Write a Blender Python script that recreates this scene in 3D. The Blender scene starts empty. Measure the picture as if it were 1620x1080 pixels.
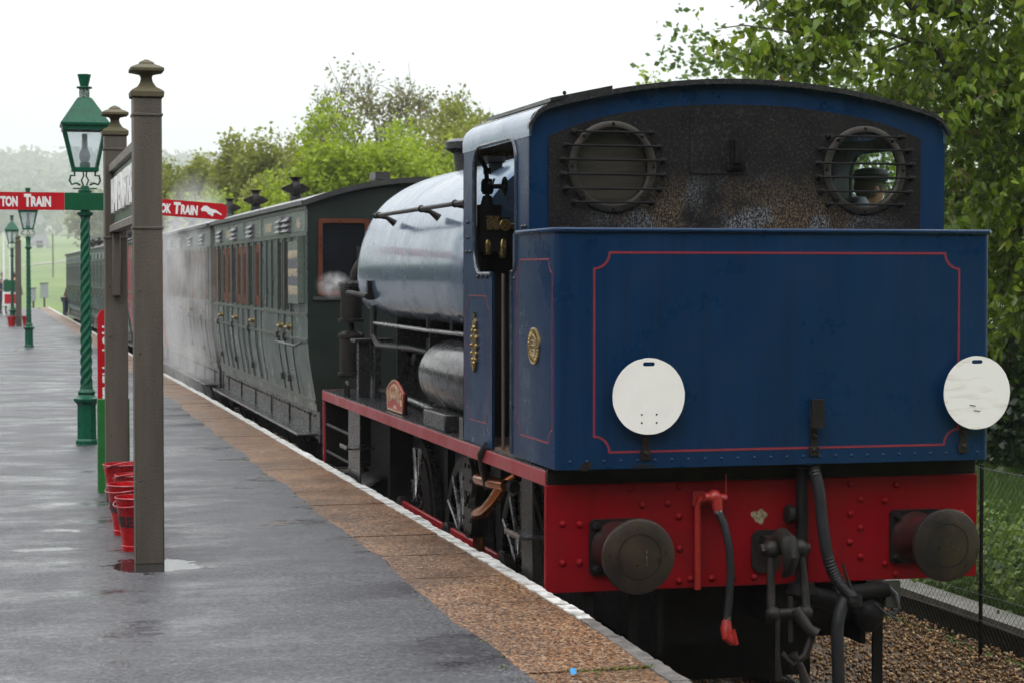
import bpy, bmesh, math, random
import numpy as np
from math import sin, cos, pi, radians, atan2, sqrt
from mathutils import Vector, Matrix
random.seed(7); RNG = np.random.default_rng(7)
S = bpy.context.scene
COL = S.collection

# ---------------------------------------------------------------- camera, sky, sun, exposure
cam_d = bpy.data.cameras.new("camera"); cam = bpy.data.objects.new("camera", cam_d); COL.objects.link(cam)
cam_d.sensor_width = 36.0; cam_d.lens = 70.0; cam_d.clip_start = 0.1; cam_d.clip_end = 3000
cam.location = (0, 0, 1.72)
cam.rotation_euler = (radians(90 - 1.9455), 0, radians(-14.4208))
cam_d.dof.use_dof = True; cam_d.dof.focus_distance = 12.5; cam_d.dof.aperture_fstop = 5.6
S.camera = cam
world = bpy.data.worlds.new("World"); S.world = world; world.use_nodes = True
wn = world.node_tree.nodes; wl = world.node_tree.links
bg = wn["Background"]
sky = wn.new("ShaderNodeTexSky"); sky.sky_type = 'NISHITA'; sky.sun_disc = False
SUN_EL, SUN_AZ = 52.0, 215.0          # azimuth measured clockwise from +Y
sky.sun_elevation = radians(SUN_EL); sky.sun_rotation = radians(SUN_AZ); sky.air_density = 1.0; sky.dust_density = 6.0
hs = wn.new("ShaderNodeHueSaturation"); hs.inputs['Saturation'].default_value = 0.12
mixw = wn.new("ShaderNodeMix"); mixw.data_type = 'RGBA'; mixw.inputs[0].default_value = 0.88
# even cloud layer, about three times brighter overhead than at the horizon (in the sky texture's own units)
wtc = wn.new("ShaderNodeTexCoord"); wsx = wn.new("ShaderNodeSeparateXYZ"); wl.new(wtc.outputs['Generated'], wsx.inputs[0])
wmr = wn.new("ShaderNodeMapRange"); wmr.inputs['From Min'].default_value = 0.0; wmr.inputs['From Max'].default_value = 1.0; wmr.inputs['To Min'].default_value = 12.3; wmr.inputs['To Max'].default_value = 38.0
wl.new(wsx.outputs['Z'], wmr.inputs['Value'])
wcl = wn.new("ShaderNodeMix"); wcl.data_type = 'RGBA'; wcl.blend_type = 'MULTIPLY'; wcl.inputs[0].default_value = 1; wcl.inputs[7].default_value = (.985, 1.0, 1.02, 1)
wl.new(wmr.outputs[0], wcl.inputs[6]); wl.new(wcl.outputs[2], mixw.inputs[7])
wl.new(sky.outputs[0], hs.inputs['Color']); wl.new(hs.outputs[0], mixw.inputs[6]); wl.new(mixw.outputs[2], bg.inputs[0])
bg.inputs[1].default_value = 0.08
sd = bpy.data.lights.new("sun", 'SUN'); sd.energy = 0.9; sd.angle = radians(35); sd.color = (1, .97, .93)
sun = bpy.data.objects.new("sun", sd); COL.objects.link(sun); sun.location = (-20, -20, 40)
sun.rotation_euler = (radians(90 - SUN_EL), 0, radians(180 - SUN_AZ))
S.view_settings.view_transform = 'Standard'; S.view_settings.look = 'None'; S.view_settings.gamma = 1
S.view_settings.exposure = 0.0
try:
    S.cycles.max_bounces = 8; S.cycles.volume_bounces = 1; S.cycles.transparent_max_bounces = 12
    S.cycles.volume_step_rate = 2; S.cycles.caustics_reflective = False; S.cycles.caustics_refractive = False
except Exception: pass

# ---------------------------------------------------------------- materials
def new_mat(name):
    m = bpy.data.materials.new(name); m.use_nodes = True
    n = m.node_tree.nodes; return m, n, m.node_tree.links, n["Principled BSDF"]
def noise(n, l, scale, detail=4, rough=.55, vec=None):
    t = n.new("ShaderNodeTexNoise"); t.inputs['Scale'].default_value = scale; t.inputs['Detail'].default_value = detail
    t.inputs['Roughness'].default_value = rough
    if vec is not None: l.new(vec, t.inputs['Vector'])
    return t
def ramp(n, l, src, stops):
    r = n.new("ShaderNodeValToRGB"); e = r.color_ramp.elements
    while len(e) < len(stops): e.new(.5)
    for i, (p, c) in enumerate(stops):
        e[i].position = p; e[i].color = (*c, 1) if len(c) == 3 else c
    l.new(src, r.inputs[0]); return r
def objvec(n, l, scale=(1, 1, 1)):
    tc = n.new("ShaderNodeTexCoord"); mp = n.new("ShaderNodeMapping"); mp.inputs['Scale'].default_value = scale
    l.new(tc.outputs['Object'], mp.inputs[0]); return mp.outputs[0]
def g(v): return (v, v, v)
def M(name, col, col2=None, rough=.5, rvar=.12, metal=0, vs=6, bump=.0, bs=80, stretch=(1, 1, 1), spec=.5, coat=0, lo=.35, hi=.7):
    m, n, l, p = new_mat(name)
    v = objvec(n, l, stretch)
    t = noise(n, l, vs, 6, .6, v)
    c2 = col2 or tuple(c * .7 for c in col)
    r = ramp(n, l, t.outputs[0], [(lo, col), (hi, c2)]); l.new(r.outputs[0], p.inputs['Base Color'])
    t2 = noise(n, l, vs * 2.7, 4, .6, v)
    r2 = ramp(n, l, t2.outputs[0], [(.3, g(max(.02, rough - rvar))), (.75, g(min(1, rough + rvar)))]); l.new(r2.outputs[0], p.inputs['Roughness'])
    p.inputs['Metallic'].default_value = metal; p.inputs['Specular IOR Level'].default_value = spec
    p.inputs['Coat Weight'].default_value = coat; p.inputs['Coat Roughness'].default_value = .08
    if bump:
        t3 = noise(n, l, bs, 3, .6, objvec(n, l)); b = n.new("ShaderNodeBump"); b.inputs['Strength'].default_value = bump
        b.inputs['Distance'].default_value = .01; l.new(t3.outputs[0], b.inputs['Height']); l.new(b.outputs[0], p.inputs['Normal'])
    return m
def paint_mat(name, col, col2, streak=(.5), rough=.3, dirt=(.02, .02, .022), dirtamt=.5, bump=.12, spec=.5, wav=.12):
    """weathered gloss paint: vertical rain streaks, grime patches, rain drops as bump"""
    m, n, l, p = new_mat(name)
    vs = objvec(n, l, (14, 14, .9)); v = objvec(n, l)
    a = noise(n, l, 1.0, 6, .65, vs); b = noise(n, l, 2.2, 7, .65, v)
    r = ramp(n, l, a.outputs[0], [(.3, col), (.72, col2)])
    rb = ramp(n, l, b.outputs[0], [(.56, g(0)), (.78, g(dirtamt))])
    mx = n.new("ShaderNodeMix"); mx.data_type = 'RGBA'; l.new(rb.outputs[0], mx.inputs[0]); l.new(r.outputs[0], mx.inputs[6]); mx.inputs[7].default_value = (*dirt, 1)
    l.new(mx.outputs[2], p.inputs['Base Color'])
    rr = ramp(n, l, b.outputs[0], [(.3, g(max(.03, rough - .1))), (.75, g(rough + .2))]); l.new(rr.outputs[0], p.inputs['Roughness'])
    p.inputs['Specular IOR Level'].default_value = spec
    vo = n.new("ShaderNodeTexVoronoi"); vo.inputs['Scale'].default_value = 110; l.new(v, vo.inputs['Vector'])
    rv = ramp(n, l, vo.outputs['Distance'], [(.0, g(1)), (.35, g(0))])
    bp = n.new("ShaderNodeBump"); bp.inputs['Strength'].default_value = bump; bp.inputs['Distance'].default_value = .004
    l.new(rv.outputs[0], bp.inputs['Height'])
    bl = noise(n, l, 3.0, 2, .5, v); bp2 = n.new("ShaderNodeBump"); bp2.inputs['Strength'].default_value = wav; bp2.inputs['Distance'].default_value = .02
    l.new(bl.outputs[0], bp2.inputs['Height']); l.new(bp.outputs[0], bp2.inputs['Normal']); l.new(bp2.outputs[0], p.inputs['Normal'])
    return m
def leaf_mat(name, stops, trans=.35, rough=.5):
    m, n, l, p = new_mat(name)
    gm = n.new("ShaderNodeNewGeometry"); r = ramp(n, l, gm.outputs['Random Per Island'], stops)
    l.new(r.outputs[0], p.inputs['Base Color']); p.inputs['Roughness'].default_value = rough
    tr = n.new("ShaderNodeBsdfTranslucent"); l.new(r.outputs[0], tr.inputs[0])
    mx = n.new("ShaderNodeMixShader"); mx.inputs[0].default_value = trans
    out = n["Material Output"]; l.new(p.outputs[0], mx.inputs[1]); l.new(tr.outputs[0], mx.inputs[2]); l.new(mx.outputs[0], out.inputs[0])
    return m
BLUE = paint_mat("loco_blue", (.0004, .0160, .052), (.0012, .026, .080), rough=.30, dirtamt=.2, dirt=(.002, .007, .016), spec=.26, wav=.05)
TANKSHEEN = paint_mat("tank_blue_sheen", (.085, .14, .23), (.13, .19, .28), rough=.22, dirtamt=.4, dirt=(.08, .11, .15), bump=.3, wav=.05); TANKSHEEN.node_tree.nodes["Principled BSDF"].inputs["Coat Weight"].default_value = .5; TANKSHEEN.node_tree.nodes["Principled BSDF"].inputs["Coat Roughness"].default_value = .12; TANKSHEEN.node_tree.nodes["Principled BSDF"].inputs["Metallic"].default_value = .45  # pale base and metallic put sky sheen into the tank's blue
SOOT = None
RED = paint_mat("beam_red", (.20, .002, .006), (.155, .002, .005), rough=.38, dirtamt=.65, dirt=(.06, .004, .005), bump=.06, spec=.12)
VAL = paint_mat("valance_red", (.30, .022, .03), (.22, .02, .028), rough=.35, dirtamt=.6, dirt=(.07, .02, .022))
BLACK = M("loco_black", (.006, .006, .007), (.014, .013, .012), spec=.12, rough=.5, vs=9, bump=.2, bs=60)
BLACKG = M("wet_black", (.012, .012, .014), (.03, .03, .032), rough=.25, vs=14, bump=.4, bs=90)
IRON = M("dirty_iron", (.010, .010, .010), (.024, .020, .017), spec=.18, rough=.42, vs=12, bump=.3, bs=70)
BUFF = M("buffer_steel", (.013, .013, .014), (.055, .038, .026), rough=.36, vs=4, bump=.25, bs=50, metal=.4)
STEEL = M("bright_steel", (.42, .42, .43), (.2, .2, .21), rough=.25, metal=1, vs=10)
GREYST = M("wet_grey_steel", (.07, .07, .075), (.04, .038, .037), rough=.24, metal=.35, vs=3, bump=.03, bs=40)
COPPER = M("copper_pipe", (.50, .165, .055), (.26, .085, .035), rough=.25, rvar=.04, metal=.92, vs=3)
BRASS = M("brass", (.48, .34, .13), (.22, .15, .06), rough=.3, metal=.85, vs=30)
OLDBRASS = M("grimy_brass", (.042, .034, .028), (.022, .018, .016), rough=.5, metal=.2, vs=20)
LINE = M("lining_red", (.22, .022, .04), (.16, .02, .035), rough=.4, vs=20)
RUBBER = M("rubber_hose", (.010, .011, .013), (.02, .021, .023), spec=.3, rough=.5, vs=20, bump=.2)
WHITEP = M("disc_white", (.87, .86, .83), (.78, .77, .73), rough=.45, vs=5, lo=.45, hi=.8)
CREAM = M("cab_cream", (.40, .40, .38), (.22, .15, .11), rough=.5, vs=4)
def shade_below(m, z):
    """black below z, the dark of the lower cab put into the colour; cream above"""
    n, l = m.node_tree.nodes, m.node_tree.links; p = n["Principled BSDF"]; src = p.inputs['Base Color'].links[0].from_socket
    sx = n.new("ShaderNodeSeparateXYZ"); l.new(objvec(n, l), sx.inputs[0]); gt = n.new("ShaderNodeMath"); gt.operation = 'GREATER_THAN'; gt.inputs[1].default_value = z; l.new(sx.outputs['Z'], gt.inputs[0])
    mx = n.new("ShaderNodeMix"); mx.data_type = 'RGBA'; l.new(gt.outputs[0], mx.inputs[0]); mx.inputs[6].default_value = (.008, .008, .008, 1); l.new(src, mx.inputs[7]); l.new(mx.outputs[2], p.inputs['Base Color'])
shade_below(CREAM, 2.02 + .92)  # shade of the lower cab interior painted black into the lining colour
WOOD = M("planks", (.13, .085, .06), (.07, .045, .035), rough=.55, vs=3, stretch=(1, 1, 9))
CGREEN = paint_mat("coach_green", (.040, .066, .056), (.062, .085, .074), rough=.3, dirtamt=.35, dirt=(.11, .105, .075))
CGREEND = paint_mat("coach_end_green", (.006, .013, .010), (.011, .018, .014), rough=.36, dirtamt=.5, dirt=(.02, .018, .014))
CGREENL = paint_mat("far_coach_green", (.022, .085, .060), (.035, .10, .075), rough=.3, dirtamt=.3, dirt=(.06, .07, .05))
CRED = paint_mat("coach_red", (.30, .02, .04), (.24, .02, .035), rough=.3, dirtamt=.3, dirt=(.1, .02, .02))
CGREY = paint_mat("coach_grey_brown", (.055, .055, .050), (.085, .082, .074), rough=.34, dirtamt=.5, dirt=(.10, .09, .075))
FASCIA = M("coach_fascia", (.13, .165, .145), (.10, .12, .105), rough=.35, vs=8)
MOULD = M("coach_moulding", (.085, .095, .075), (.05, .06, .05), rough=.4, vs=15)
ROOFG = M("coach_roof", (.20, .205, .215), (.12, .12, .125), rough=.3, vs=4, bump=.2, bs=40)
ROOFK = M("dark_roof_edge", (.03, .03, .032), (.05, .05, .05), rough=.4)
DROP = M("droplight_brown", (.13, .042, .020), (.08, .026, .014), rough=.6, vs=12, spec=.1)
GLASSC = M("coach_window_dark", (.010, .012, .013), (.02, .02, .02), rough=.55, vs=3, spec=.06)
ORANGE = M("varnished_frame", (.11, .032, .012), (.07, .02, .009), rough=.35, vs=12)
GOLD = M("gold_lining", (.30, .22, .07), (.2, .14, .05), rough=.45, vs=20)
CREAML = M("cream_letters", (.48, .40, .28), (.33, .27, .2), rough=.5, vs=30)
GLASSK = M("dark_glass", (.006, .007, .009), (.010, .012, .016), rough=.12, rvar=.05, vs=5, spec=.16)
LGREEN = M("lamp_green", (.002, .085, .042), (.003, .052, .030), spec=.3, rough=.34, vs=9, bump=.1)
SIGNG = M("sign_green", (.002, .085, .032), (.003, .065, .026), spec=.3, rough=.4, vs=6)
SIGNR = M("sign_red", (.46, .006, .014), (.38, .006, .012), spec=.3, rough=.4, vs=6)
BUCKR = M("bucket_red", (.46, .005, .009), (.27, .004, .007), spec=.35, rough=.3, vs=9, bump=.08, bs=30)
POSTB = M("post_brown", (.098, .080, .060), (.055, .046, .036), rough=.5, rvar=.2, vs=9, stretch=(1, 1, .10), bump=.5, bs=120, lo=.3, hi=.72)
MOSS = M("mossy_post_top", (.095, .072, .045), (.075, .075, .025), rough=.7, vs=30, bump=.4, bs=90)
BOARDG = M("board_green", (.05, .11, .055), (.035, .07, .04), rough=.45)
WHITE = M("white_paint", (.8, .8, .79), (.68, .68, .67), rough=.4, vs=12)
BLACKP = M("black_paint", (.01, .01, .01), (.02, .02, .02), rough=.4)
CONC = M("concrete", (.19, .18, .16), (.09, .09, .075), rough=.6, vs=7, bump=.4)
SLEEP = M("sleeper", (.05, .04, .03), (.03, .025, .02), rough=.7, vs=9, bump=.3)
RAILM = M("rail_steel", (.35, .35, .36), (.16, .14, .13), rough=.22, metal=.9, vs=10)
SKIN = M("skin", (.45, .24, .17), (.38, .19, .13), rough=.5, vs=10)
HAIRM = M("hair", (.05, .035, .025), (.09, .06, .04), rough=.6, vs=60)
CAPM = M("dark_cloth_cap", (.012, .014, .018), (.022, .022, .026), rough=.7, vs=40)
SHIRT = M("grey_white_shirt", (.42, .44, .5), (.3, .32, .37), rough=.7, vs=9)
OVERALL = M("dark_blue_overall", (.02, .03, .06), (.03, .04, .07), rough=.75, vs=9)
JACKET = M("brown_jacket", (.055, .040, .028), (.10, .078, .055), rough=.55, vs=18, bump=.6, bs=20)
BARK = M("bark", (.045, .035, .026), (.085, .07, .05), rough=.85, vs=14, bump=.6, bs=30)
WIRE = M("galvanised_wire", (.055, .055, .055), (.03, .028, .025), rough=.5, metal=.5, vs=30)

def glass_mat():
    m, n, l, p = new_mat("rainy_glass")
    v = objvec(n, l); t = noise(n, l, 90, 3, .7, v)
    b = n.new("ShaderNodeBump"); b.inputs['Strength'].default_value = .5; b.inputs['Distance'].default_value = .005
    l.new(t.outputs[0], b.inputs['Height'])
    gl = n.new("ShaderNodeBsdfGlossy"); gl.inputs['Roughness'].default_value = .06; l.new(b.outputs[0], gl.inputs['Normal'])
    tr = n.new("ShaderNodeBsdfTransparent"); tr.inputs[0].default_value = (.8, .84, .86, 1)
    mx = n.new("ShaderNodeMixShader"); mx.inputs[0].default_value = .022
    l.new(tr.outputs[0], mx.inputs[1]); l.new(gl.outputs[0], mx.inputs[2]); l.new(mx.outputs[0], n["Material Output"].inputs[0])
    return m
RGLASS = glass_mat()
def lantern_glass():
    m, n, l, p = new_mat("frosted_lantern_glass")
    tr = n.new("ShaderNodeBsdfTransparent"); tr.inputs[0].default_value = (.93, .95, .96, 1)
    df = n.new("ShaderNodeBsdfTranslucent"); df.inputs[0].default_value = (.85, .87, .88, 1)
    mx = n.new("ShaderNodeMixShader"); mx.inputs[0].default_value = .14
    l.new(tr.outputs[0], mx.inputs[1]); l.new(df.outputs[0], mx.inputs[2]); l.new(mx.outputs[0], n["Material Output"].inputs[0])
    return m
LGLASS = lantern_glass()
def soot_mat():
    m, n, l, p = new_mat("sooty_sheet")
    v = objvec(n, l)
    a = noise(n, l, 5, 8, .7, v); r = ramp(n, l, a.outputs[0], [(.3, (.005, .005, .0065)), (.75, (.016, .014, .0135))])
    # pale coal-dust and limescale specks low down on the sheet: a stain with a shape of its own
    sp = noise(n, l, 105, 5, .85, objvec(n, l, (1, 1, .6)))
    spr = ramp(n, l, sp.outputs[0], [(.49, g(0)), (.56, g(1))])
    big = noise(n, l, 3.2, 4, .6, v); bigr = ramp(n, l, big.outputs[0], [(.34, g(0)), (.52, g(1))])
    sx = n.new("ShaderNodeSeparateXYZ"); l.new(v, sx.inputs[0])
    mr = n.new("ShaderNodeMapRange"); mr.inputs['From Min'].default_value = 3.25; mr.inputs['From Max'].default_value = 3.0
    mr.inputs['To Min'].default_value = .0; mr.inputs['To Max'].default_value = 1; l.new(sx.outputs['Z'], mr.inputs['Value'])
    mm = n.new("ShaderNodeMath"); mm.operation = 'MULTIPLY'; l.new(spr.outputs[0], mm.inputs[0]); l.new(mr.outputs[0], mm.inputs[1])
    mm2 = n.new("ShaderNodeMath"); mm2.operation = 'MULTIPLY'; l.new(mm.outputs[0], mm2.inputs[0]); l.new(bigr.outputs[0], mm2.inputs[1])
    ax = n.new("ShaderNodeMath"); ax.operation = 'ABSOLUTE'; l.new(sx.outputs['X'], ax.inputs[0])
    xr = n.new("ShaderNodeMapRange"); xr.inputs['From Min'].default_value = 1.05; xr.inputs['From Max'].default_value = .45; l.new(ax.outputs[0], xr.inputs['Value'])
    mm3 = n.new("ShaderNodeMath"); mm3.operation = 'MULTIPLY'; l.new(mm2.outputs[0], mm3.inputs[0]); l.new(xr.outputs[0], mm3.inputs[1]); mm2 = mm3
    sc = ramp(n, l, noise(n, l, 4, 2, .5, v).outputs[0], [(.52, (.15, .105, .062)), (.62, (.20, .21, .22))])
    mx = n.new("ShaderNodeMix"); mx.data_type = 'RGBA'; l.new(mm2.outputs[0], mx.inputs[0]); l.new(r.outputs[0], mx.inputs[6]); l.new(sc.outputs[0], mx.inputs[7])
    # sparse droplet marks everywhere
    d = noise(n, l, 60, 4, .8, v); dr = ramp(n, l, d.outputs[0], [(.52, g(0)), (.66, g(.34))])
    mx2 = n.new("ShaderNodeMix"); mx2.data_type = 'RGBA'; l.new(dr.outputs[0], mx2.inputs[0]); l.new(mx.outputs[2], mx2.inputs[6]); mx2.inputs[7].default_value = (.10, .105, .10, 1)
    l.new(mx2.outputs[2], p.inputs['Base Color']); p.inputs['Roughness'].default_value = .55; p.inputs['Specular IOR Level'].default_value = .12
    b = n.new("ShaderNodeBump"); b.inputs['Strength'].default_value = .4; b.inputs['Distance'].default_value = .01; l.new(a.outputs[0], b.inputs['Height']); l.new(b.outputs[0], p.inputs['Normal'])
    return m
SOOT = soot_mat()

def asphalt():
    m, n, l, p = new_mat("wet_asphalt")
    v = objvec(n, l)
    f = noise(n, l, 42, 8, .95, v); big = noise(n, l, .8, 6, .6, v)
    r = ramp(n, l, f.outputs[0], [(.42, (.012, .012, .015)), (.485, (.034, .034, .040)), (.53, (.062, .062, .070)), (.59, (.18, .18, .19))])
    rb = ramp(n, l, big.outputs[0], [(.35, g(.8)), (.7, g(1.2))])
    mx = n.new("ShaderNodeMix"); mx.data_type = 'RGBA'; mx.blend_type = 'MULTIPLY'; mx.inputs[0].default_value = 1
    l.new(r.outputs[0], mx.inputs[6]); l.new(rb.outputs[0], mx.inputs[7])
    # worn brownish patches where old aggregate shows
    w = noise(n, l, 1.3, 3, .5, objvec(n, l, (1, .8, 1))); wr = ramp(n, l, w.outputs[0], [(.68, g(0)), (.73, g(.45))])
    mx3 = n.new("ShaderNodeMix"); mx3.data_type = 'RGBA'; l.new(wr.outputs[0], mx3.inputs[0]); l.new(mx.outputs[2], mx3.inputs[6])
    cc = ramp(n, l, f.outputs[0], [(.35, (.06, .04, .03)), (.65, (.22, .12, .07))]); l.new(cc.outputs[0], mx3.inputs[7])
    l.new(mx3.outputs[2], p.inputs['Base Color']); p.inputs['Specular IOR Level'].default_value = .38
    wv = objvec(n, l, (.8, 1.3, 1)); wet = noise(n, l, 1.1, 9, .68, wv)
    rr = ramp(n, l, wet.outputs[0], [(.32, g(.60)), (.50, g(.45)), (.60, g(.24)), (.68, g(.09))]); l.new(rr.outputs[0], p.inputs['Roughness'])
    # standing water: rings of pooled rain round the post foot and in dips
    pm = None
    for (cx, cy, rx, ry) in ((.86, 11.82, .42, .40), (.42, 13.6, .30, .25), (.30, 12.7, .5, .20)):
        mp = n.new("ShaderNodeMapping"); mp.vector_type = 'POINT'; mp.inputs['Location'].default_value = (-cx / rx, -cy / ry, 0); mp.inputs['Scale'].default_value = (1 / rx, 1 / ry, 0); tc = n.new("ShaderNodeTexCoord"); l.new(tc.outputs['Object'], mp.inputs[0])
        ln = n.new("ShaderNodeVectorMath"); ln.operation = 'LENGTH'; l.new(mp.outputs[0], ln.inputs[0])
        nz = noise(n, l, 5.5, 5, .6, v); ad = n.new("ShaderNodeMath"); ad.operation = 'MULTIPLY_ADD'; ad.inputs[1].default_value = 1.5; l.new(nz.outputs[0], ad.inputs[0]); l.new(ln.outputs['Value'], ad.inputs[2])
        k = ramp(n, l, ad.outputs[0], [(.0, g(1)), (1, g(0))]); k.color_ramp.elements[0].position = .0
        mr_ = n.new("ShaderNodeMapRange"); mr_.inputs['From Min'].default_value = 1.45 if cy == 11.82 else 1.25; mr_.inputs['From Max'].default_value = 1.38 if cy == 11.82 else 1.0; l.new(ad.outputs[0], mr_.inputs['Value'])
        if pm is None: pm = mr_.outputs[0]
        else:
            mxx = n.new("ShaderNodeMath"); mxx.operation = 'MAXIMUM'; l.new(pm, mxx.inputs[0]); l.new(mr_.outputs[0], mxx.inputs[1]); pm = mxx.outputs[0]
    rmix = n.new("ShaderNodeMix"); rmix.data_type = 'FLOAT'; l.new(pm, rmix.inputs[0]); l.new(rr.outputs[0], rmix.inputs[2]); rmix.inputs[3].default_value = .02; l.new(rmix.outputs[0], p.inputs['Roughness'])
    cmix = n.new("ShaderNodeMix"); cmix.data_type = 'RGBA'; l.new(pm, cmix.inputs[0]); l.new(mx3.outputs[2], cmix.inputs[6]); cmix.inputs[7].default_value = (.018, .018, .019, 1); l.new(cmix.outputs[2], p.inputs['Base Color'])
    bs0 = ramp(n, l, wet.outputs[0], [(.45, g(.5)), (.66, g(.04))])
    bs = n.new("ShaderNodeMix"); bs.data_type = 'FLOAT'; l.new(pm, bs.inputs[0]); l.new(bs0.outputs[0], bs.inputs[2]); bs.inputs[3].default_value = 0
    b = n.new("ShaderNodeBump"); b.inputs['Distance'].default_value = .006; l.new(bs.outputs[0], b.inputs['Strength']); l.new(f.outputs[0], b.inputs['Height']); l.new(b.outputs[0], p.inputs['Normal'])
    return m
ASPH = asphalt()
def aggregate(name, stops, sc=75, rough=.4, bump=.35):
    m, n, l, p = new_mat(name); v = objvec(n, l)
    vo = n.new("ShaderNodeTexVoronoi"); vo.inputs['Scale'].default_value = sc; l.new(v, vo.inputs['Vector'])
    sx = n.new("ShaderNodeSeparateColor"); l.new(vo.outputs['Color'], sx.inputs[0])
    r = ramp(n, l, sx.outputs[0], stops)
    big = noise(n, l, 1.2, 5, .6, v); rb = ramp(n, l, big.outputs[0], [(.3, g(.5)), (.65, g(1.1))])
    mx = n.new("ShaderNodeMix"); mx.data_type = 'RGBA'; mx.blend_type = 'MULTIPLY'; mx.inputs[0].default_value = 1
    l.new(r.outputs[0], mx.inputs[6]); l.new(rb.outputs[0], mx.inputs[7]); l.new(mx.outputs[2], p.inputs['Base Color']); p.inputs['Specular IOR Level'].default_value = .25
    rr = ramp(n, l, noise(n, l, 2.5, 4, .6, v).outputs[0], [(.35, g(rough + .1)), (.7, g(rough - .15))]); l.new(rr.outputs[0], p.inputs['Roughness'])
    b = n.new("ShaderNodeBump"); b.inputs['Strength'].default_value = bump; b.inputs['Distance'].default_value = .008; b.invert = True
    l.new(vo.outputs['Distance'], b.inputs['Height']); l.new(b.outputs[0], p.inputs['Normal'])
    return m
COPE = aggregate("coping_aggregate", [(0, (.018, .013, .011)), (.25, (.08, .040, .022)), (.5, (.16, .085, .045)), (.75, (.27, .125, .050)), (1, (.34, .27, .19))], sc=84)
WEDGE = M("worn_white_edge", (.62, .62, .60), (.20, .19, .17), rough=.45, vs=9, bump=.6, bs=45, lo=.46, hi=.66)
BALM = aggregate("ballast_bed", [(0, (.03, .02, .014)), (.5, (.10, .065, .035)), (1, (.2, .13, .07))], sc=30)
def grass_mat(name, c1, c2, c3):
    m, n, l, p = new_mat(name); v = objvec(n, l)
    a = noise(n, l, .08, 8, .7, v); b = noise(n, l, 9, 5, .7, v)
    r = ramp(n, l, a.outputs[0], [(.35, c1), (.55, c2), (.7, c3)]); rb = ramp(n, l, b.outputs[0], [(.3, g(.6)), (.7, g(1.3))])
    mx = n.new("ShaderNodeMix"); mx.data_type = 'RGBA'; mx.blend_type = 'MULTIPLY'; mx.inputs[0].default_value = 1
    l.new(r.outputs[0], mx.inputs[6]); l.new(rb.outputs[0], mx.inputs[7]); l.new(mx.outputs[2], p.inputs['Base Color']); p.inputs['Roughness'].default_value = .8
    return m
GRASS = grass_mat("field_grass", (.075, .13, .025), (.12, .19, .03), (.17, .22, .05))
def puddle_mat():
    m, n, l, p = new_mat("puddle_water"); p.inputs['Base Color'].default_value = (.012, .012, .013, 1); p.inputs['Roughness'].default_value = .015; p.inputs['Specular IOR Level'].default_value = .6
    return m
PUD = puddle_mat()
def vol_mat(name, dens, noisy=True, col=(1, 1, 1), sc=1.2, lo=.42, hi=.75, centre=None):
    m = bpy.data.materials.new(name); m.use_nodes = True; n = m.node_tree.nodes; l = m.node_tree.links
    n.remove(n["Principled BSDF"]); pv = n.new("ShaderNodeVolumePrincipled"); pv.inputs['Color'].default_value = (*col, 1)
    pv.inputs['Density'].default_value = dens; l.new(pv.outputs[0], n["Material Output"].inputs['Volume'])
    if noisy:
        tc = n.new("ShaderNodeTexCoord"); t = noise(n, l, sc, 4, .65, tc.outputs['Object'])
        r = ramp(n, l, t.outputs[0], [(lo, g(0)), (hi, g(1))])
        ln = n.new("ShaderNodeVectorMath"); ln.operation = 'LENGTH'
        mp = n.new("ShaderNodeMapping"); mp.inputs['Scale'].default_value = centre or (1, 1, 1); l.new(tc.outputs['Object'], mp.inputs[0]); l.new(mp.outputs[0], ln.inputs[0])
        fr = n.new("ShaderNodeMapRange"); fr.inputs['From Min'].default_value = 1; fr.inputs['From Max'].default_value = .25; l.new(ln.outputs['Value'], fr.inputs['Value'])
        a = n.new("ShaderNodeMath"); a.operation = 'MULTIPLY'; l.new(r.outputs[0], a.inputs[0]); l.new(fr.outputs[0], a.inputs[1])
        b = n.new("ShaderNodeMath"); b.operation = 'MULTIPLY'; b.inputs[1].default_value = dens; l.new(a.outputs[0], b.inputs[0]); l.new(b.outputs[0], pv.inputs['Density'])
    return m

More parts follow.
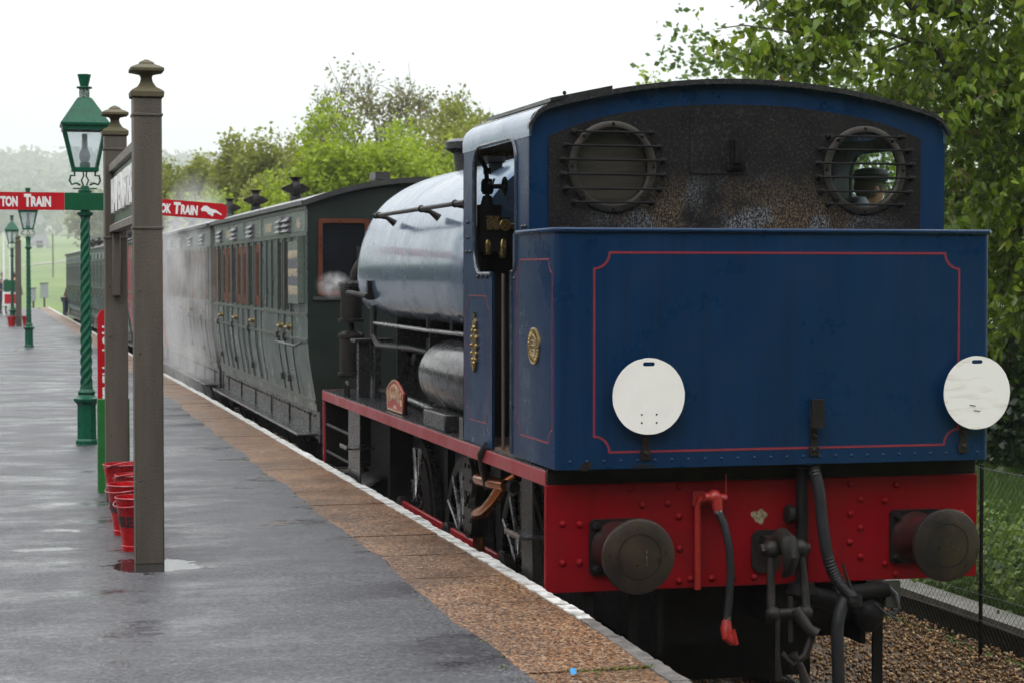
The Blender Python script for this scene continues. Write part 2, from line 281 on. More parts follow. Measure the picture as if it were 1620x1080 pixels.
# ---------------------------------------------------------------- mesh helpers
def tag(o, label=None, cat=None, group=None, kind=None):
    if label: o['label'] = label
    if cat: o['category'] = cat
    if group: o['group'] = group
    if kind: o['kind'] = kind
    return o
def thing(name, label, cat, loc=(0, 0, 0), group=None, rz=0):
    o = bpy.data.objects.new(name, None); COL.objects.link(o); o.location = loc; o.rotation_euler = (0, 0, rz)
    o.empty_display_size = .2
    return tag(o, label, cat, group)
def basis(d):
    d = Vector(d).normalized(); u = d.cross(Vector((0, 0, 1)))
    if u.length < 1e-4: u = Vector((1, 0, 0))
    u.normalize(); return u, d.cross(u).normalized()
class MB:
    def __init__(s): s.v = []; s.f = []; s.cuts = []
    def add(s, vs, fs):
        b = len(s.v); s.cuts.append((b, len(s.f))); s.v += [tuple(v) for v in vs]; s.f += [tuple(i + b for i in f) for f in fs]; return s
    def box(s, x0, x1, y0, y1, z0, z1):
        if x0 > x1: x0, x1 = x1, x0
        if y0 > y1: y0, y1 = y1, y0
        if z0 > z1: z0, z1 = z1, z0
        return s.add([(x0, y0, z0), (x1, y0, z0), (x1, y1, z0), (x0, y1, z0), (x0, y0, z1), (x1, y0, z1), (x1, y1, z1), (x0, y1, z1)],
                     [(0, 3, 2, 1), (4, 5, 6, 7), (0, 1, 5, 4), (1, 2, 6, 5), (2, 3, 7, 6), (3, 0, 4, 7)])
    def rings(s, rings, cap=True, closed=True):
        b = len(s.v); n = len(rings[0]); s.cuts.append((b, len(s.f)))
        for r in rings: s.v += [tuple(p) for p in r]
        m = n if closed else n - 1
        for i in range(len(rings) - 1):
            for j in range(m):
                k = (j + 1) % n; s.f.append((b + i * n + j, b + i * n + k, b + (i + 1) * n + k, b + (i + 1) * n + j))
        if cap:
            s.f.append(tuple(b + j for j in reversed(range(n)))); s.f.append(tuple(b + (len(rings) - 1) * n + j for j in range(n)))
        return s
    def tube(s, pts, r, n=8, cap=True):
        pts = [Vector(p) for p in pts]; rs = r if isinstance(r, (list, tuple)) else [r] * len(pts); R = []
        pu = None
        for i, p in enumerate(pts):
            d = (pts[min(i + 1, len(pts) - 1)] - pts[max(i - 1, 0)])
            u, w = basis(d)
            if pu is not None:
                dn = d.normalized(); u = (pu - dn * pu.dot(dn))
                if u.length < 1e-5: u, w = basis(d)
                u.normalize(); w = dn.cross(u)
            pu = u
            R.append([p + (u * cos(2 * pi * j / n) + w * sin(2 * pi * j / n)) * rs[i] for j in range(n)])
        return s.rings(R, cap)
    def lathe(s, c, prof, n=16, axis='z', rot=0, cap=True):
        """prof: list of (radius, height along the axis)"""
        R = []
        for r, h in prof:
            ring = []
            for j in range(n):
                a = 2 * pi * j / n + rot; x, y = r * cos(a), r * sin(a)
                if axis == 'z': ring.append((c[0] + x, c[1] + y, c[2] + h))
                elif axis == 'y': ring.append((c[0] + x, c[1] + h, c[2] - y))
                else: ring.append((c[0] + h, c[1] + x, c[2] + y))
            R.append(ring)
        return s.rings(R, cap)
    def sphere(s, c, r, n=12, m=8, sc=(1, 1, 1)):
        R = []
        for i in range(m + 1):
            t = pi * i / m; rr = max(.002, sin(t)) * r; R.append([(c[0] + rr * cos(2 * pi * j / n) * sc[0], c[1] + rr * sin(2 * pi * j / n) * sc[1], c[2] - cos(t) * r * sc[2]) for j in range(n)])
        return s.rings(R, True)
    def plate(s, outer, plane, a, b, holes=()):
        """2-D outline with holes, filled and given thickness from a to b along the plane's normal axis"""
        bm = bmesh.new(); loops = []
        for lp in [outer, *holes]:
            vs = [bm.verts.new((p[0], p[1], 0)) for p in lp]; loops.append(vs)
            for i in range(len(vs)): bm.edges.new((vs[i], vs[(i + 1) % len(vs)]))
        bmesh.ops.triangle_fill(bm, edges=bm.edges[:], use_beauty=True, use_dissolve=False)
        bm.verts.index_update()
        def P(x, y, h): return {'xz': (x, h, y), 'yz': (h, x, y), 'xy': (x, y, h)}[plane]
        n = len(bm.verts); co = [(v.co.x, v.co.y) for v in bm.verts]
        fs = [tuple(v.index for v in f.verts) for f in bm.faces]
        V = [P(x, y, a) for x, y in co] + [P(x, y, b) for x, y in co]; F = list(fs) + [tuple(i + n for i in reversed(f)) for f in fs]
        for vs in loops:
            for i in range(len(vs)):
                p, q = vs[i].index, vs[(i + 1) % len(vs)].index; F.append((p, q, q + n, p + n))
        bm.free(); s.add(V, F); s.fix = True; return s
    def strip(s, pts, plane, h0, h1, w):
        """raised painted line of width w along 2-D closed outline"""
        n = len(pts); P = {'xz': lambda x, y, h: (x, h, y), 'yz': lambda x, y, h: (h, x, y)}[plane]
        inn, out = [], []
        for i in range(n):
            p0, p1, p2 = Vector(pts[i - 1]), Vector(pts[i]), Vector(pts[(i + 1) % n])
            a = (p1 - p0).normalized(); b = (p2 - p1).normalized(); t = (a + b)
            t = t.normalized() if t.length > 1e-6 else a
            nn = Vector((-t.y, t.x)); k = w / 2 / max(.5, abs(nn.dot(Vector((-a.y, a.x)))))
            out.append(p1 + nn * k); inn.append(p1 - nn * k)
        V = []
        for i in range(n): V += [P(*out[i], h0), P(*inn[i], h0), P(*out[i], h1), P(*inn[i], h1)]
        F = []
        for i in range(n):
            j = (i + 1) % n; a, b = i * 4, j * 4
            F += [(a, b, b + 1, a + 1), (a + 2, a + 3, b + 3, b + 2), (a, a + 2, b + 2, b), (a + 1, b + 1, b + 3, a + 3)]
        s.fix = True
        return s.add(V, F)
    def each(s, name, mat, parent, **k):
        """every separate piece becomes an object of its own"""
        c = s.cuts + [(len(s.v), len(s.f))]
        for (v0, f0), (v1, f1) in zip(c, c[1:]):
            m = MB(); m.v = s.v[v0:v1]; m.f = [tuple(i - v0 for i in f) for f in s.f[f0:f1]]; m.build(name, mat, parent, **k)
    def build(s, name, mat, parent=None, smooth=True, bevel=0, angle=38, origin=None):
        off = Vector(origin or (0, 0, 0)); q = parent
        while q is not None:
            off = q.location.copy(); q = q.parent
        me = bpy.data.meshes.new(name); me.from_pydata([(v[0] - off.x, v[1] - off.y, v[2] - off.z) for v in s.v], [], s.f); me.validate(); me.update()
        bm = bmesh.new(); bm.from_mesh(me); bmesh.ops.recalc_face_normals(bm, faces=bm.faces); bm.to_mesh(me); bm.free()
        for m in (mat if isinstance(mat, (list, tuple)) else [mat]): me.materials.append(m)
        if smooth:
            me.polygons.foreach_set('use_smooth', [True] * len(me.polygons))
            try: me.set_sharp_from_angle(angle=radians(angle))
            except Exception: pass
        o = bpy.data.objects.new(name, me); COL.objects.link(o); o.parent = parent
        if origin: o.location = origin
        if bevel:
            b = o.modifiers.new("bevel", 'BEVEL'); b.width = bevel; b.segments = 2; b.limit_method = 'ANGLE'; b.angle_limit = radians(50)
        return o
def struct(mb, name, mat, **k):
    o = mb.build(name, mat, None, **k); o['kind'] = 'structure'; return o
def raw(name, V, F, mat, parent=None):
    """quick mesh from numpy arrays (quads)"""
    off = np.array(parent.location) if parent is not None else np.zeros(3)
    me = bpy.data.meshes.new(name); V = np.asarray(V, dtype=np.float32) - off.astype(np.float32); F = np.asarray(F, dtype=np.int32)
    me.vertices.add(len(V)); me.vertices.foreach_set('co', V.ravel()); k = F.shape[1]
    me.loops.add(F.size); me.loops.foreach_set('vertex_index', F.ravel()); me.polygons.add(len(F))
    me.polygons.foreach_set('loop_start', np.arange(0, F.size, k, dtype=np.int32)); me.update(calc_edges=True)
    me.materials.append(mat); o = bpy.data.objects.new(name, me); COL.objects.link(o); o.parent = parent; return o
_tc = {}
def text_mesh(body, bold=0.0):
    """unit text outline mesh (verts in xy, height about 0.7), extruded 0..1 in z"""
    key = (body, bold)
    if key in _tc: return _tc[key]
    cu = bpy.data.curves.new("lettering", 'FONT'); cu.body = body; cu.align_x = 'CENTER'; cu.extrude = .5; cu.offset = bold; cu.resolution_u = 3
    o = bpy.data.objects.new("lettering", cu); COL.objects.link(o); bpy.context.view_layer.update()
    me = bpy.data.meshes.new_from_object(o.evaluated_get(bpy.context.evaluated_depsgraph_get()))
    V = [(v.co.x, v.co.y, v.co.z + .5) for v in me.vertices]; F = [tuple(p.vertices) for p in me.polygons]
    bpy.data.objects.remove(o); bpy.data.curves.remove(cu); bpy.data.meshes.remove(me)
    _tc[key] = (V, F); return V, F
def lettering(body, w, h, fn, mat, parent, bold=.02, name='lettering', mb=None):
    """fits text to w by h; fn maps (x centred, y from 0 to h, t 0..1) to a world point"""
    V, F = text_mesh(body, bold); xs = [v[0] for v in V]; ys = [v[1] for v in V]
    x0, x1, y0, y1 = min(xs), max(xs), min(ys), max(ys)
    pts = [fn(((v[0] - (x0 + x1) / 2) / (x1 - x0)) * w, (v[1] - y0) / (y1 - y0) * h, v[2]) for v in V]
    if mb is not None: mb.add(pts, F); return None
    b = MB(); b.add(pts, F); return b.build(name, mat, parent, smooth=False)
def circ(cx, cy, r, n=40, sy=1): return [(cx + r * cos(2 * pi * i / n), cy + r * sy * sin(2 * pi * i / n)) for i in range(n)]
def rrect(x0, x1, y0, y1, r, n=6):
    P = []
    for cx, cy, a0 in ((x1 - r, y1 - r, 0), (x0 + r, y1 - r, pi / 2), (x0 + r, y0 + r, pi), (x1 - r, y0 + r, 1.5 * pi)):
        for i in range(n + 1): a = a0 + pi / 2 * i / n; P.append((cx + r * cos(a), cy + r * sin(a)))
    return P
def incurved(x0, x1, y0, y1, r, n=6):
    P = []
    for cx, cy, a0 in ((x1, y1, 1.5 * pi), (x0, y1, 0), (x0, y0, pi / 2), (x1, y0, pi)):
        for i in range(n + 1): a = a0 - pi / 2 * i / n; P.append((cx + r * cos(a), cy + r * sin(a)))
    return P

# ================================================================ THE SETTING
RAILZ = -0.92; CX = 4.215
def edge(y):   # x of the platform edge; the line bends gently to the left far away
    return float(np.interp(y, [-30, 6, 8, 9.6, 11, 15, 28, 35, 70, 103, 140], [2.88, 2.78, 2.82, 2.88, 2.885, 2.875, 2.83, 2.77, 2.66, 2.45, 2.0]))
def cshift(y): return edge(y) - 2.80 if y > 35 else 0.0
def terrain(x, y):
    h = np.interp(y, [-400, 100, 125, 180, 260, 330, 460, 600], [-1.12, -1.12, -.6, 2.0, 5.6, 8.5, 23, 27])
    b = np.clip((x - 7.45) / 4.0, 0, 1) * .62 * np.clip((130 - y) / 60, 0, 1)
    far = np.clip((np.hypot(x, y) - 60) / 60, 0, 1)
    return h + b + far * .35 * (np.sin(x * .05 + y * .03) + np.sin(x * .11 - y * .07) * .5)
# ground sheet
xs = np.unique(np.concatenate([np.linspace(-900, -30, 26), np.linspace(-30, 40, 90), np.linspace(40, 900, 30)]))
ys = np.unique(np.concatenate([np.linspace(-500, -10, 14), np.linspace(-10, 60, 70), np.linspace(60, 500, 90), np.linspace(500, 1500, 14)]))
X, Y = np.meshgrid(xs, ys); Z = terrain(X, Y); V = np.stack([X, Y, Z], -1).reshape(-1, 3)
nx, ny = len(xs), len(ys); I = (np.arange(ny - 1)[:, None] * nx + np.arange(nx - 1)[None]).ravel()
o = raw("ground", V, np.stack([I, I + 1, I + 1 + nx, I + nx], -1), GRASS); o['kind'] = 'structure'; o.data.polygons.foreach_set('use_smooth', [True] * len(o.data.polygons))
# ballast bed
b = MB(); R = []
for y in np.linspace(-15, 125, 60):
    s_ = cshift(y); R.append([(edge(y) + .02, y, -1.10), (3.2 + s_, y, -1.05), (5.4 + s_, y, -1.05), (6.2 + s_, y, -1.07), (7.05 + s_, y, -1.10)])
b.rings(R, cap=False, closed=False); struct(b, "ballast_bed", BALM)
# loose ballast stones in the part the photograph shows
rock = np.array([(1, 0, 0), (-1, 0, 0), (0, 1, 0), (0, -1, 0), (0, 0, 1), (0, 0, -1)], float)
rf = np.array([(0, 2, 4), (2, 1, 4), (1, 3, 4), (3, 0, 4), (2, 0, 5), (1, 2, 5), (3, 1, 5), (0, 3, 5)])
N = 26000; P = np.stack([RNG.uniform(4.2, 7.1, N), RNG.uniform(10.5, 24, N) , RNG.uniform(-1.05, -1.02, N)], -1)
sz = RNG.uniform(.009, .024, (N, 1, 1)); A = RNG.normal(size=(N, 3, 3)); Q, _ = np.linalg.qr(A)
Vr = np.einsum('vk,nkj->nvj', rock, Q * RNG.uniform(.55, 1.2, (N, 3, 1))) * sz + P[:, None]
Fr = rf[None] + (np.arange(N) * 6)[:, None, None]
BALS = leaf_mat("ballast_stone", [(0, (.03, .016, .007)), (.4, (.15, .07, .018)), (.8, (.28, .145, .040)), (1, (.42, .29, .15))], trans=0, rough=.35)
o = raw("ballast_stones", Vr.reshape(-1, 3), Fr.reshape(-1, 3), BALS); tag(o, kind='stuff', label="brown ballast chippings lying beside the rails", cat="gravel")
# sleepers and rails
b = MB()
for i in range(150):
    y = -8 + i * .75; s_ = cshift(y)
    if y > 100: break
    b.box(CX + s_ - 1.28, CX + s_ + 1.28, y, y + .25, -1.1, -1.035)
struct(b, "sleepers", SLEEP, smooth=False)
b = MB()
prof = [(-.07, -1.035), (.07, -1.035), (.07, -1.02), (.012, -1.0), (.012, -.955), (.035, -.945), (.035, -.925), (.028, -.92), (-.028, -.92), (-.035, -.925), (-.035, -.945), (-.012, -.955), (-.012, -1.0), (-.07, -1.02)]
for sx in (-.7525, .7525):
    b.rings([[(CX + sx + cshift(y) + px, y, pz) for px, pz in prof] for y in np.linspace(-12, 118, 60)])
struct(b, "rails", RAILM)

# platform body, asphalt, coping, white edge
YS = list(np.arange(-12, 44, .25)) + list(np.arange(44, 106, 2.0))
YS = [y for y in YS if y < 103.5]
b = MB(); b.rings([[(-7, y, -1.2), (edge(y) - .03, y, -1.2), (edge(y) - .03, y, -.09), (-7, y, -.09)] for y in YS]); struct(b, "platform", CONC, smooth=False)
def abd(y):   # ragged boundary between asphalt and coping
    base = float(np.interp(y, [-12, 8, 13, 21, 29, 103], [2.12, 2.16, 2.21, 2.235, 2.28, 2.0])) + (edge(y) - 2.8 if y > 35 else 0) * .5
    return base + .018 * sin(y * 1.7) + .012 * sin(y * 4.3 + 1) + random.uniform(-.012, .012)
b = MB(); sl = []
y = -12.0
while y < 103:
    L = .92 if y < 50 else 3
    x0, x1 = 1.9, edge(y) - .09; xa = edge(y + L) - .09; dz = random.uniform(-.003, .003)
    b.add([(x0, y + .008, -.1), (x1, y + .008, -.1), (xa, y + L - .008, -.1), (x0, y + L - .008, -.1), (x0, y + .008, dz), (x1, y + .008, dz), (xa, y + L - .008, dz), (x0, y + L - .008, dz)],
          [(4, 5, 6, 7), (0, 1, 5, 4), (1, 2, 6, 5), (2, 3, 7, 6), (3, 0, 4, 7)])
    y += L
struct(b, "platform_coping", COPE, smooth=False)
b = MB(); y = -12.0; bg_ = MB()
while y < 103:
    L = random.uniform(.42, .62) if y < 50 else 3
    j = random.uniform(-.012, .012); tgt = b if y > 9.35 else bg_
    n = 8; top = []
    for i in range(n + 1):
        yy = y + .006 + (L - .012) * i / n; e = edge(yy) + j + random.uniform(-.007, .007); top.append((edge(yy) - .091 + random.uniform(-.006, .006), e, yy))
    tgt.rings([[(a, yy, -.1), (e, yy, -.1), (e, yy, -.012), (e - .012, yy, .003), (a, yy, .004)] for a, e, yy in top])
    y += L
struct(b, "platform_white_edge", WEDGE, angle=50); struct(bg_, "platform_worn_edge", M("bare_stone_edge", (.17, .16, .15), (.06, .055, .05), rough=.4, vs=9, bump=.6, bs=60), angle=50)
b = MB(); R = []
for y in YS: R.append([(-7, y, .004), (0, y, .004), (1.4, y, .005), (abd(y), y, .006), (abd(y) + .004, y, -.004)])
b.rings(R, cap=False, closed=False); struct(b, "platform_asphalt", ASPH)
# moss tufts along the asphalt joint
MOSSM = leaf_mat("moss", [(0, (.05, .075, .01)), (1, (.14, .17, .02))], trans=.2)
def tufts(name, spots, n, size, mat, up=1.0, spread=.03, h=.02, parent=None):
    P = []
    for (x, y, z, k) in spots:
        m = int(n * k); P.append(np.stack([RNG.normal(x, spread, m), RNG.normal(y, spread * 1.6, m), z + RNG.uniform(0, h, m)], -1))
    P = np.concatenate(P); return leaves(name, P, size, mat, parent)
def leaves(name, P, size, mat, parent=None, aspect=.62, droop=0.0, fold=.25, jit=.35, curved=False):
    N = len(P); a = RNG.normal(size=(N, 3)); a[:, 2] = a[:, 2] * .6 - droop; a /= np.linalg.norm(a, axis=1, keepdims=True)
    c = RNG.normal(size=(N, 3)); s_ = np.cross(a, c); s_ /= np.linalg.norm(s_, axis=1, keepdims=True); nn = np.cross(a, s_)
    L = (size * RNG.uniform(1 - jit, 1 + jit, (N, 1))); k = None
    if curved:   # ovate leaf of six points, folded along the rib and bending down to its tip
        dn = np.array([0, 0, -1.0]); B = P - a * L * .45
        A1 = B + a * L * .38; A2 = B + a * L * .72 + dn * L * .07; T = B + a * L + dn * L * .22
        V = np.stack([B, A1 + s_ * L * aspect * .5 + nn * L * .1, A1 - s_ * L * aspect * .5 + nn * L * .1, A2 + s_ * L * aspect * .36 + nn * L * .08, A2 - s_ * L * aspect * .36 + nn * L * .08, T, A1, A2], 1).reshape(-1, 3)
        k = np.arange(N)[:, None] * 8; F = np.concatenate([k + np.array([q]) for q in ((0, 1, 6), (0, 6, 2), (1, 3, 7), (1, 7, 6), (6, 7, 4), (6, 4, 2), (3, 5, 7), (7, 5, 4))], 0)
        return raw(name, V, F, mat, parent)
    v0 = P - a * L * .5; v2 = P + a * L * .5; v1 = P + s_ * L * aspect * .5 + nn * L * fold * .4; v3 = P - s_ * L * aspect * .5 + nn * L * fold * .4
    V = np.stack([v0, v1, v2, v3], 1).reshape(-1, 3); k = np.arange(N)[:, None] * 4
    F = np.concatenate([k + np.array([[0, 1, 2]]), k + np.array([[0, 2, 3]])], 0)
    return raw(name, V, F, mat, parent)
sp = [(abd(y) - random.uniform(0, .05) - .02, y, .006, random.choice([.3, .6, 1.2])) for y in [8.1, 8.35, 8.6, 9.0, 9.25, 9.5, 9.9, 10.2, 10.5, 12.4, 14.2, 14.8, 15.4, 17.0, 18.4]]
sp += [(x, 8.22 + random.uniform(-.02, .02), .002, 1.5) for x in np.arange(2.38, 2.75, .05)]
o = tufts("joint_moss", sp, 22, .011, MOSSM, spread=.012, h=.008); tag(o, kind='stuff', label="tufts of yellow green moss in the platform joints", cat="moss")
# concrete retaining kerb beyond the fence
def concrete_edging():
    b = MB(); R = []
    for y in np.linspace(6, 110, 60):
        s_ = cshift(y) * 1; R.append([(7.15 + s_, y, -.91), (7.42 + s_, y, -.91), (7.42 + s_, y, -.85), (7.15 + s_, y, -.85)])
    b.rings(R); o = thing("retaining_wall", "low retaining wall, face coloured dark as shade, with pale concrete capping behind the wire fence", "wall", (7.28, 20, -1.1))
    b.build("concrete_capping", CONC, o, smooth=False)
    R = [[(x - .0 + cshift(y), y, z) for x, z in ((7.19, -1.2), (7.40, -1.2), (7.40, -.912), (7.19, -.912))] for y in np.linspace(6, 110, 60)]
    MB().rings(R).build("wall_face", M("wall_shade_black", (.012, .010, .008), (.025, .018, .013), rough=.7, vs=4, spec=.2), o, smooth=False)  # shade under the capping put into the face's near-black colour
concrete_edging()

# ---------------------------------------------------------------- vegetation builders
def ell_points(n, c, r, shell=.45):
    d = RNG.normal(size=(n, 3)); d /= np.linalg.norm(d, axis=1, keepdims=True); k = RNG.uniform(shell, 1, (n, 1)) ** .6
    return np.array(c) + d * k * np.array(r)
def cluster(cent, per, spread):
    m = len(cent) * per; return np.repeat(cent, per, 0) + RNG.normal(size=(m, 3)) * np.array(spread)
def limb(b, p0, p1, r0, r1, n=5, sag=.12):
    p0, p1 = np.array(p0, float), np.array(p1, float); pts = []
    L = np.linalg.norm(p1 - p0); off = RNG.normal(size=3) * L * sag
    for i in range(n + 1):
        t = i / n; q = p0 * (1 - t) + p1 * t + off * sin(pi * t) + RNG.normal(size=3) * L * .015 * (0 < i < n); pts.append(tuple(q))
    b.tube(pts, [r0 + (r1 - r0) * i / n for i in range(n + 1)], 6)
    return pts
LIME = leaf_mat("lime_leaves", [(0, (.15, .22, .010)), (.5, (.28, .38, .016)), (1, (.40, .48, .03))], .5)
OLIVE = leaf_mat("olive_leaves", [(0, (.13, .16, .025)), (.5, (.24, .27, .035)), (1, (.34, .35, .06))], .5)
MIDG = leaf_mat("mid_green_leaves", [(0, (.035, .07, .012)), (.5, (.085, .15, .018)), (1, (.17, .25, .035))], .45)
SPARSE = leaf_mat("budding_leaves", [(0, (.16, .12, .05)), (.5, (.20, .19, .06)), (1, (.17, .22, .04))], .4)
DARKG = leaf_mat("dark_leaves", [(0, (.010, .022, .006)), (.6, (.022, .048, .010)), (1, (.045, .085, .018))], .3, rough=.35)
BIGL = leaf_mat("near_leaves", [(0, (.055, .095, .007)), (.4, (.11, .185, .011)), (.75, (.19, .285, .017)), (.98, (.29, .37, .03)), (1, (.22, .15, .04))], .45, rough=.4)
HILLG = leaf_mat("hill_leaves", [(0, (.05, .08, .025)), (.5, (.085, .12, .03)), (1, (.16, .17, .06))], .3)
def bush_tree(name, label, cat, base, top, rx, ry, leafm, n, leaf=.22, crown0=.35, sparse=False, seed=0, group=None, lobes=7):
    """tree with several limbs, crown made of leaf clumps round the limb ends"""
    global RNG
    RNG = np.random.default_rng(seed + 100)
    x, y, z0 = base; H = top - z0; t = thing(name, label, cat, base, group)
    cz = z0 + H * (crown0 + 1) / 2; rz = H * (1 - crown0) / 2 * 1.0
    b = MB(); fork = (x + RNG.normal() * .1, y, z0 + H * crown0 * .8)
    limb(b, base, fork, H * .022 + .05, H * .017 + .03, 4, .04)
    cents = []
    for i in range(lobes * 3):
        d = RNG.normal(size=3); d /= np.linalg.norm(d); d[2] = abs(d[2]) * .9 - .15 if i < lobes * 2 else d[2]
        e = np.array([x, y, cz]) + d * np.array([rx, ry, rz]) * RNG.uniform(.6, 1.0)
        limb(b, fork, e, H * .011 + .02, .012, 4, .1); cents.append((e, RNG.uniform(.26, .42)))
    b.build("trunk", BARK, t)
    P = []
    for e, k in cents:
        r = np.array([rx, ry, rz]) * k; m = max(3, int(n / len(cents) / 9)); cc = ell_points(m, e, r, .2)
        P.append(cluster(cc, 9, leaf * (.8 if not sparse else 1.2)))
    if not sparse:
        cc = ell_points(n // 20, (x, y, cz - rz * .1), (rx * .85, ry * .85, rz * .8), .5); P.append(cluster(cc, 10, leaf * 1.1))
    else:
        tw = MB()
        for e, k in cents:
            for _ in range(9):
                d = RNG.normal(size=3) * np.array([.35, .35, .3]) * rx * .5; d[2] = abs(d[2]) + H * .05
                limb(tw, e, e + d, .02, .008, 3, .1)
        tw.build("twigs", BARK, t)
    leaves("crown", np.concatenate(P), leaf, leafm, t)
    return t
GB = "bushy trees along the far side of the line"
bush_tree("tree", "bright lime green rounded tree behind the first carriage roof", "tree", (10.75, 60, -.6), 6.7, 2.7, 2.2, LIME, 26000, .16, .05, seed=1, group=GB)
bush_tree("tree", "smaller lime green bush right of the rounded lime tree, by the chimney", "tree", (13.7, 63, -.6), 6.3, 2.0, 2.0, LIME, 14000, .16, .05, seed=2, group=GB)
bush_tree("tree", "tall half bare budding tree rising above the lime green tree", "tree", (17.2, 92, -.4), 11.6, 2.9, 3.0, SPARSE, 3600, .2, .4, sparse=True, seed=3, group=GB)
bush_tree("tree", "grey twiggy tree left of the tall budding tree on the skyline", "tree", (14.7, 96, -.4), 9.4, 2.3, 2.3, SPARSE, 2000, .2, .3, sparse=True, seed=4, group=GB)
bush_tree("tree", "olive brown loose tree between the lime tree and the engine chimney", "tree", (17.5, 78, -.4), 8.9, 2.5, 2.5, OLIVE, 9000, .19, .15, seed=5, group=GB)
bush_tree("tree", "slender pale tree showing just left of the blue cab roof", "tree", (19.6, 84, -.4), 9.9, 1.6, 1.6, SPARSE, 1800, .18, .3, sparse=True, seed=6, group=GB)
bush_tree("tree", "olive green tree on the skyline above the second roof ventilator", "tree", (11.0, 88, -.4), 8.5, 3.0, 2.8, OLIVE, 20000, .2, .05, seed=7, group=GB)
bush_tree("tree", "dull olive tree at the left end of the tree line by the sign post", "tree", (9.3, 95, -.4), 7.9, 2.4, 2.6, OLIVE, 15000, .2, .05, seed=8, group=GB)
bush_tree("tree", "greyish tree low on the skyline just right of the tall brown post", "tree", (7.9, 99, -.4), 7.0, 1.9, 2.6, OLIVE, 9000, .2, .05, seed=18, group=GB)
bush_tree("tree", "low yellow green bush just above the red finger board", "bush", (6.7, 66, -.8), 4.5, 1.7, 1.8, LIME, 10000, .16, .02, seed=9, group=GB)
bush_tree("tree", "mid green bush between the yellow green bush and the lime tree", "bush", (9.0, 70, -.8), 5.4, 2.2, 2, OLIVE, 14000, .17, .02, seed=10, group=GB)
bush_tree("tree", "dusky olive bush left of the rounded lime tree, under the grey twiggy tree", "tree", (11.6, 75, -.5), 6.6, 2.4, 2.2, OLIVE, 16000, .17, .02, seed=31, group=GB)
bush_tree("tree", "low bright bush just above the first carriage roof, left of the lime tree", "bush", (8.7, 64, -.8), 4.7, 2.0, 2, LIME, 12000, .15, .02, seed=32, group=GB)
bush_tree("tree", "yellow green tree overlapping the right side of the rounded lime tree", "tree", (14.0, 70, -.5), 6.9, 2.5, 2.2, LIME, 15000, .16, .02, seed=33, group=GB)
bush_tree("tree", "olive tree directly left of the cab roof behind the chimney", "tree", (17.0, 72, -.5), 7.0, 2.1, 2, OLIVE, 12000, .17, .02, seed=34, group=GB)
bush_tree("tree", "yellowish tree top peeping over the middle of the cab roof", "tree", (20.6, 60, -.4), 8.2, 2.1, 2, LIME, 6000, .18, .3, seed=11, group=GB)
bush_tree("tree", "thin bare topped tree on the skyline over the cab roof vent", "tree", (23.8, 84, -.4), 9.8, 2.8, 2, SPARSE, 1300, .17, .4, sparse=True, seed=12, group=GB)
bush_tree("tree", "small hazy ochre tree standing in the field beyond the platform lamps", "tree", (8.6, 190, 2.2), 9.5, 2.1, 2, SPARSE, 2200, .5, .3, seed=13)
bush_tree("tree", "round dark field tree half hidden behind the twisted lamp column", "tree", (13.6, 240, 4.6), 11.5, 4, 3, OLIVE, 4500, .5, .2, seed=14)
# far wooded hill
RNG = np.random.default_rng(55)
cen = []
for i in range(900):
    y = RNG.uniform(300, 500); x = RNG.uniform(-60, 170); cen.append((x, y, float(terrain(x, y)) + 3.2))
cen = np.array(cen); P = np.repeat(cen, 60, 0) + (lambda d: d / np.linalg.norm(d, axis=1, keepdims=True) * np.array([4.6, 4.6, 3.9]) * RNG.uniform(.6, 1, (len(d), 1)))(RNG.normal(size=(len(cen) * 60, 3)))
tag(leaves("hill_woodland", P, 1.7, HILLG), kind='stuff', label="far hazy woodland covering the hillside on the left", cat="woodland")
# unseen leaf belt added behind the camera to darken reflections in the paint
P = ell_points(30000, (12, -27, 5), (60, 5, 18), .3); P = P[P[:, 2] > -1]
tag(leaves("unseen_rear_belt", P, 1.6, DARKG), kind='stuff', label="unseen dark leaf belt added behind the camera to darken paint reflections", cat="woodland")

# unseen leaf belt added left of the platform, giving dark tank reflections
P = np.stack([RNG.normal(-11, 1.0, 36000), RNG.uniform(0, 175, 36000), RNG.uniform(-1, 4.6, 36000)], -1); P[:, 2] = np.minimum(P[:, 2], 3.6 + .8 * np.sin(P[:, 1] * .21) + .5 * np.sin(P[:, 1] * .6))
tag(leaves("unseen_left_belt", P, .55, DARKG), kind='stuff', label="unseen dark leaf hedge added left of the platform to darken tank reflections", cat="woodland")
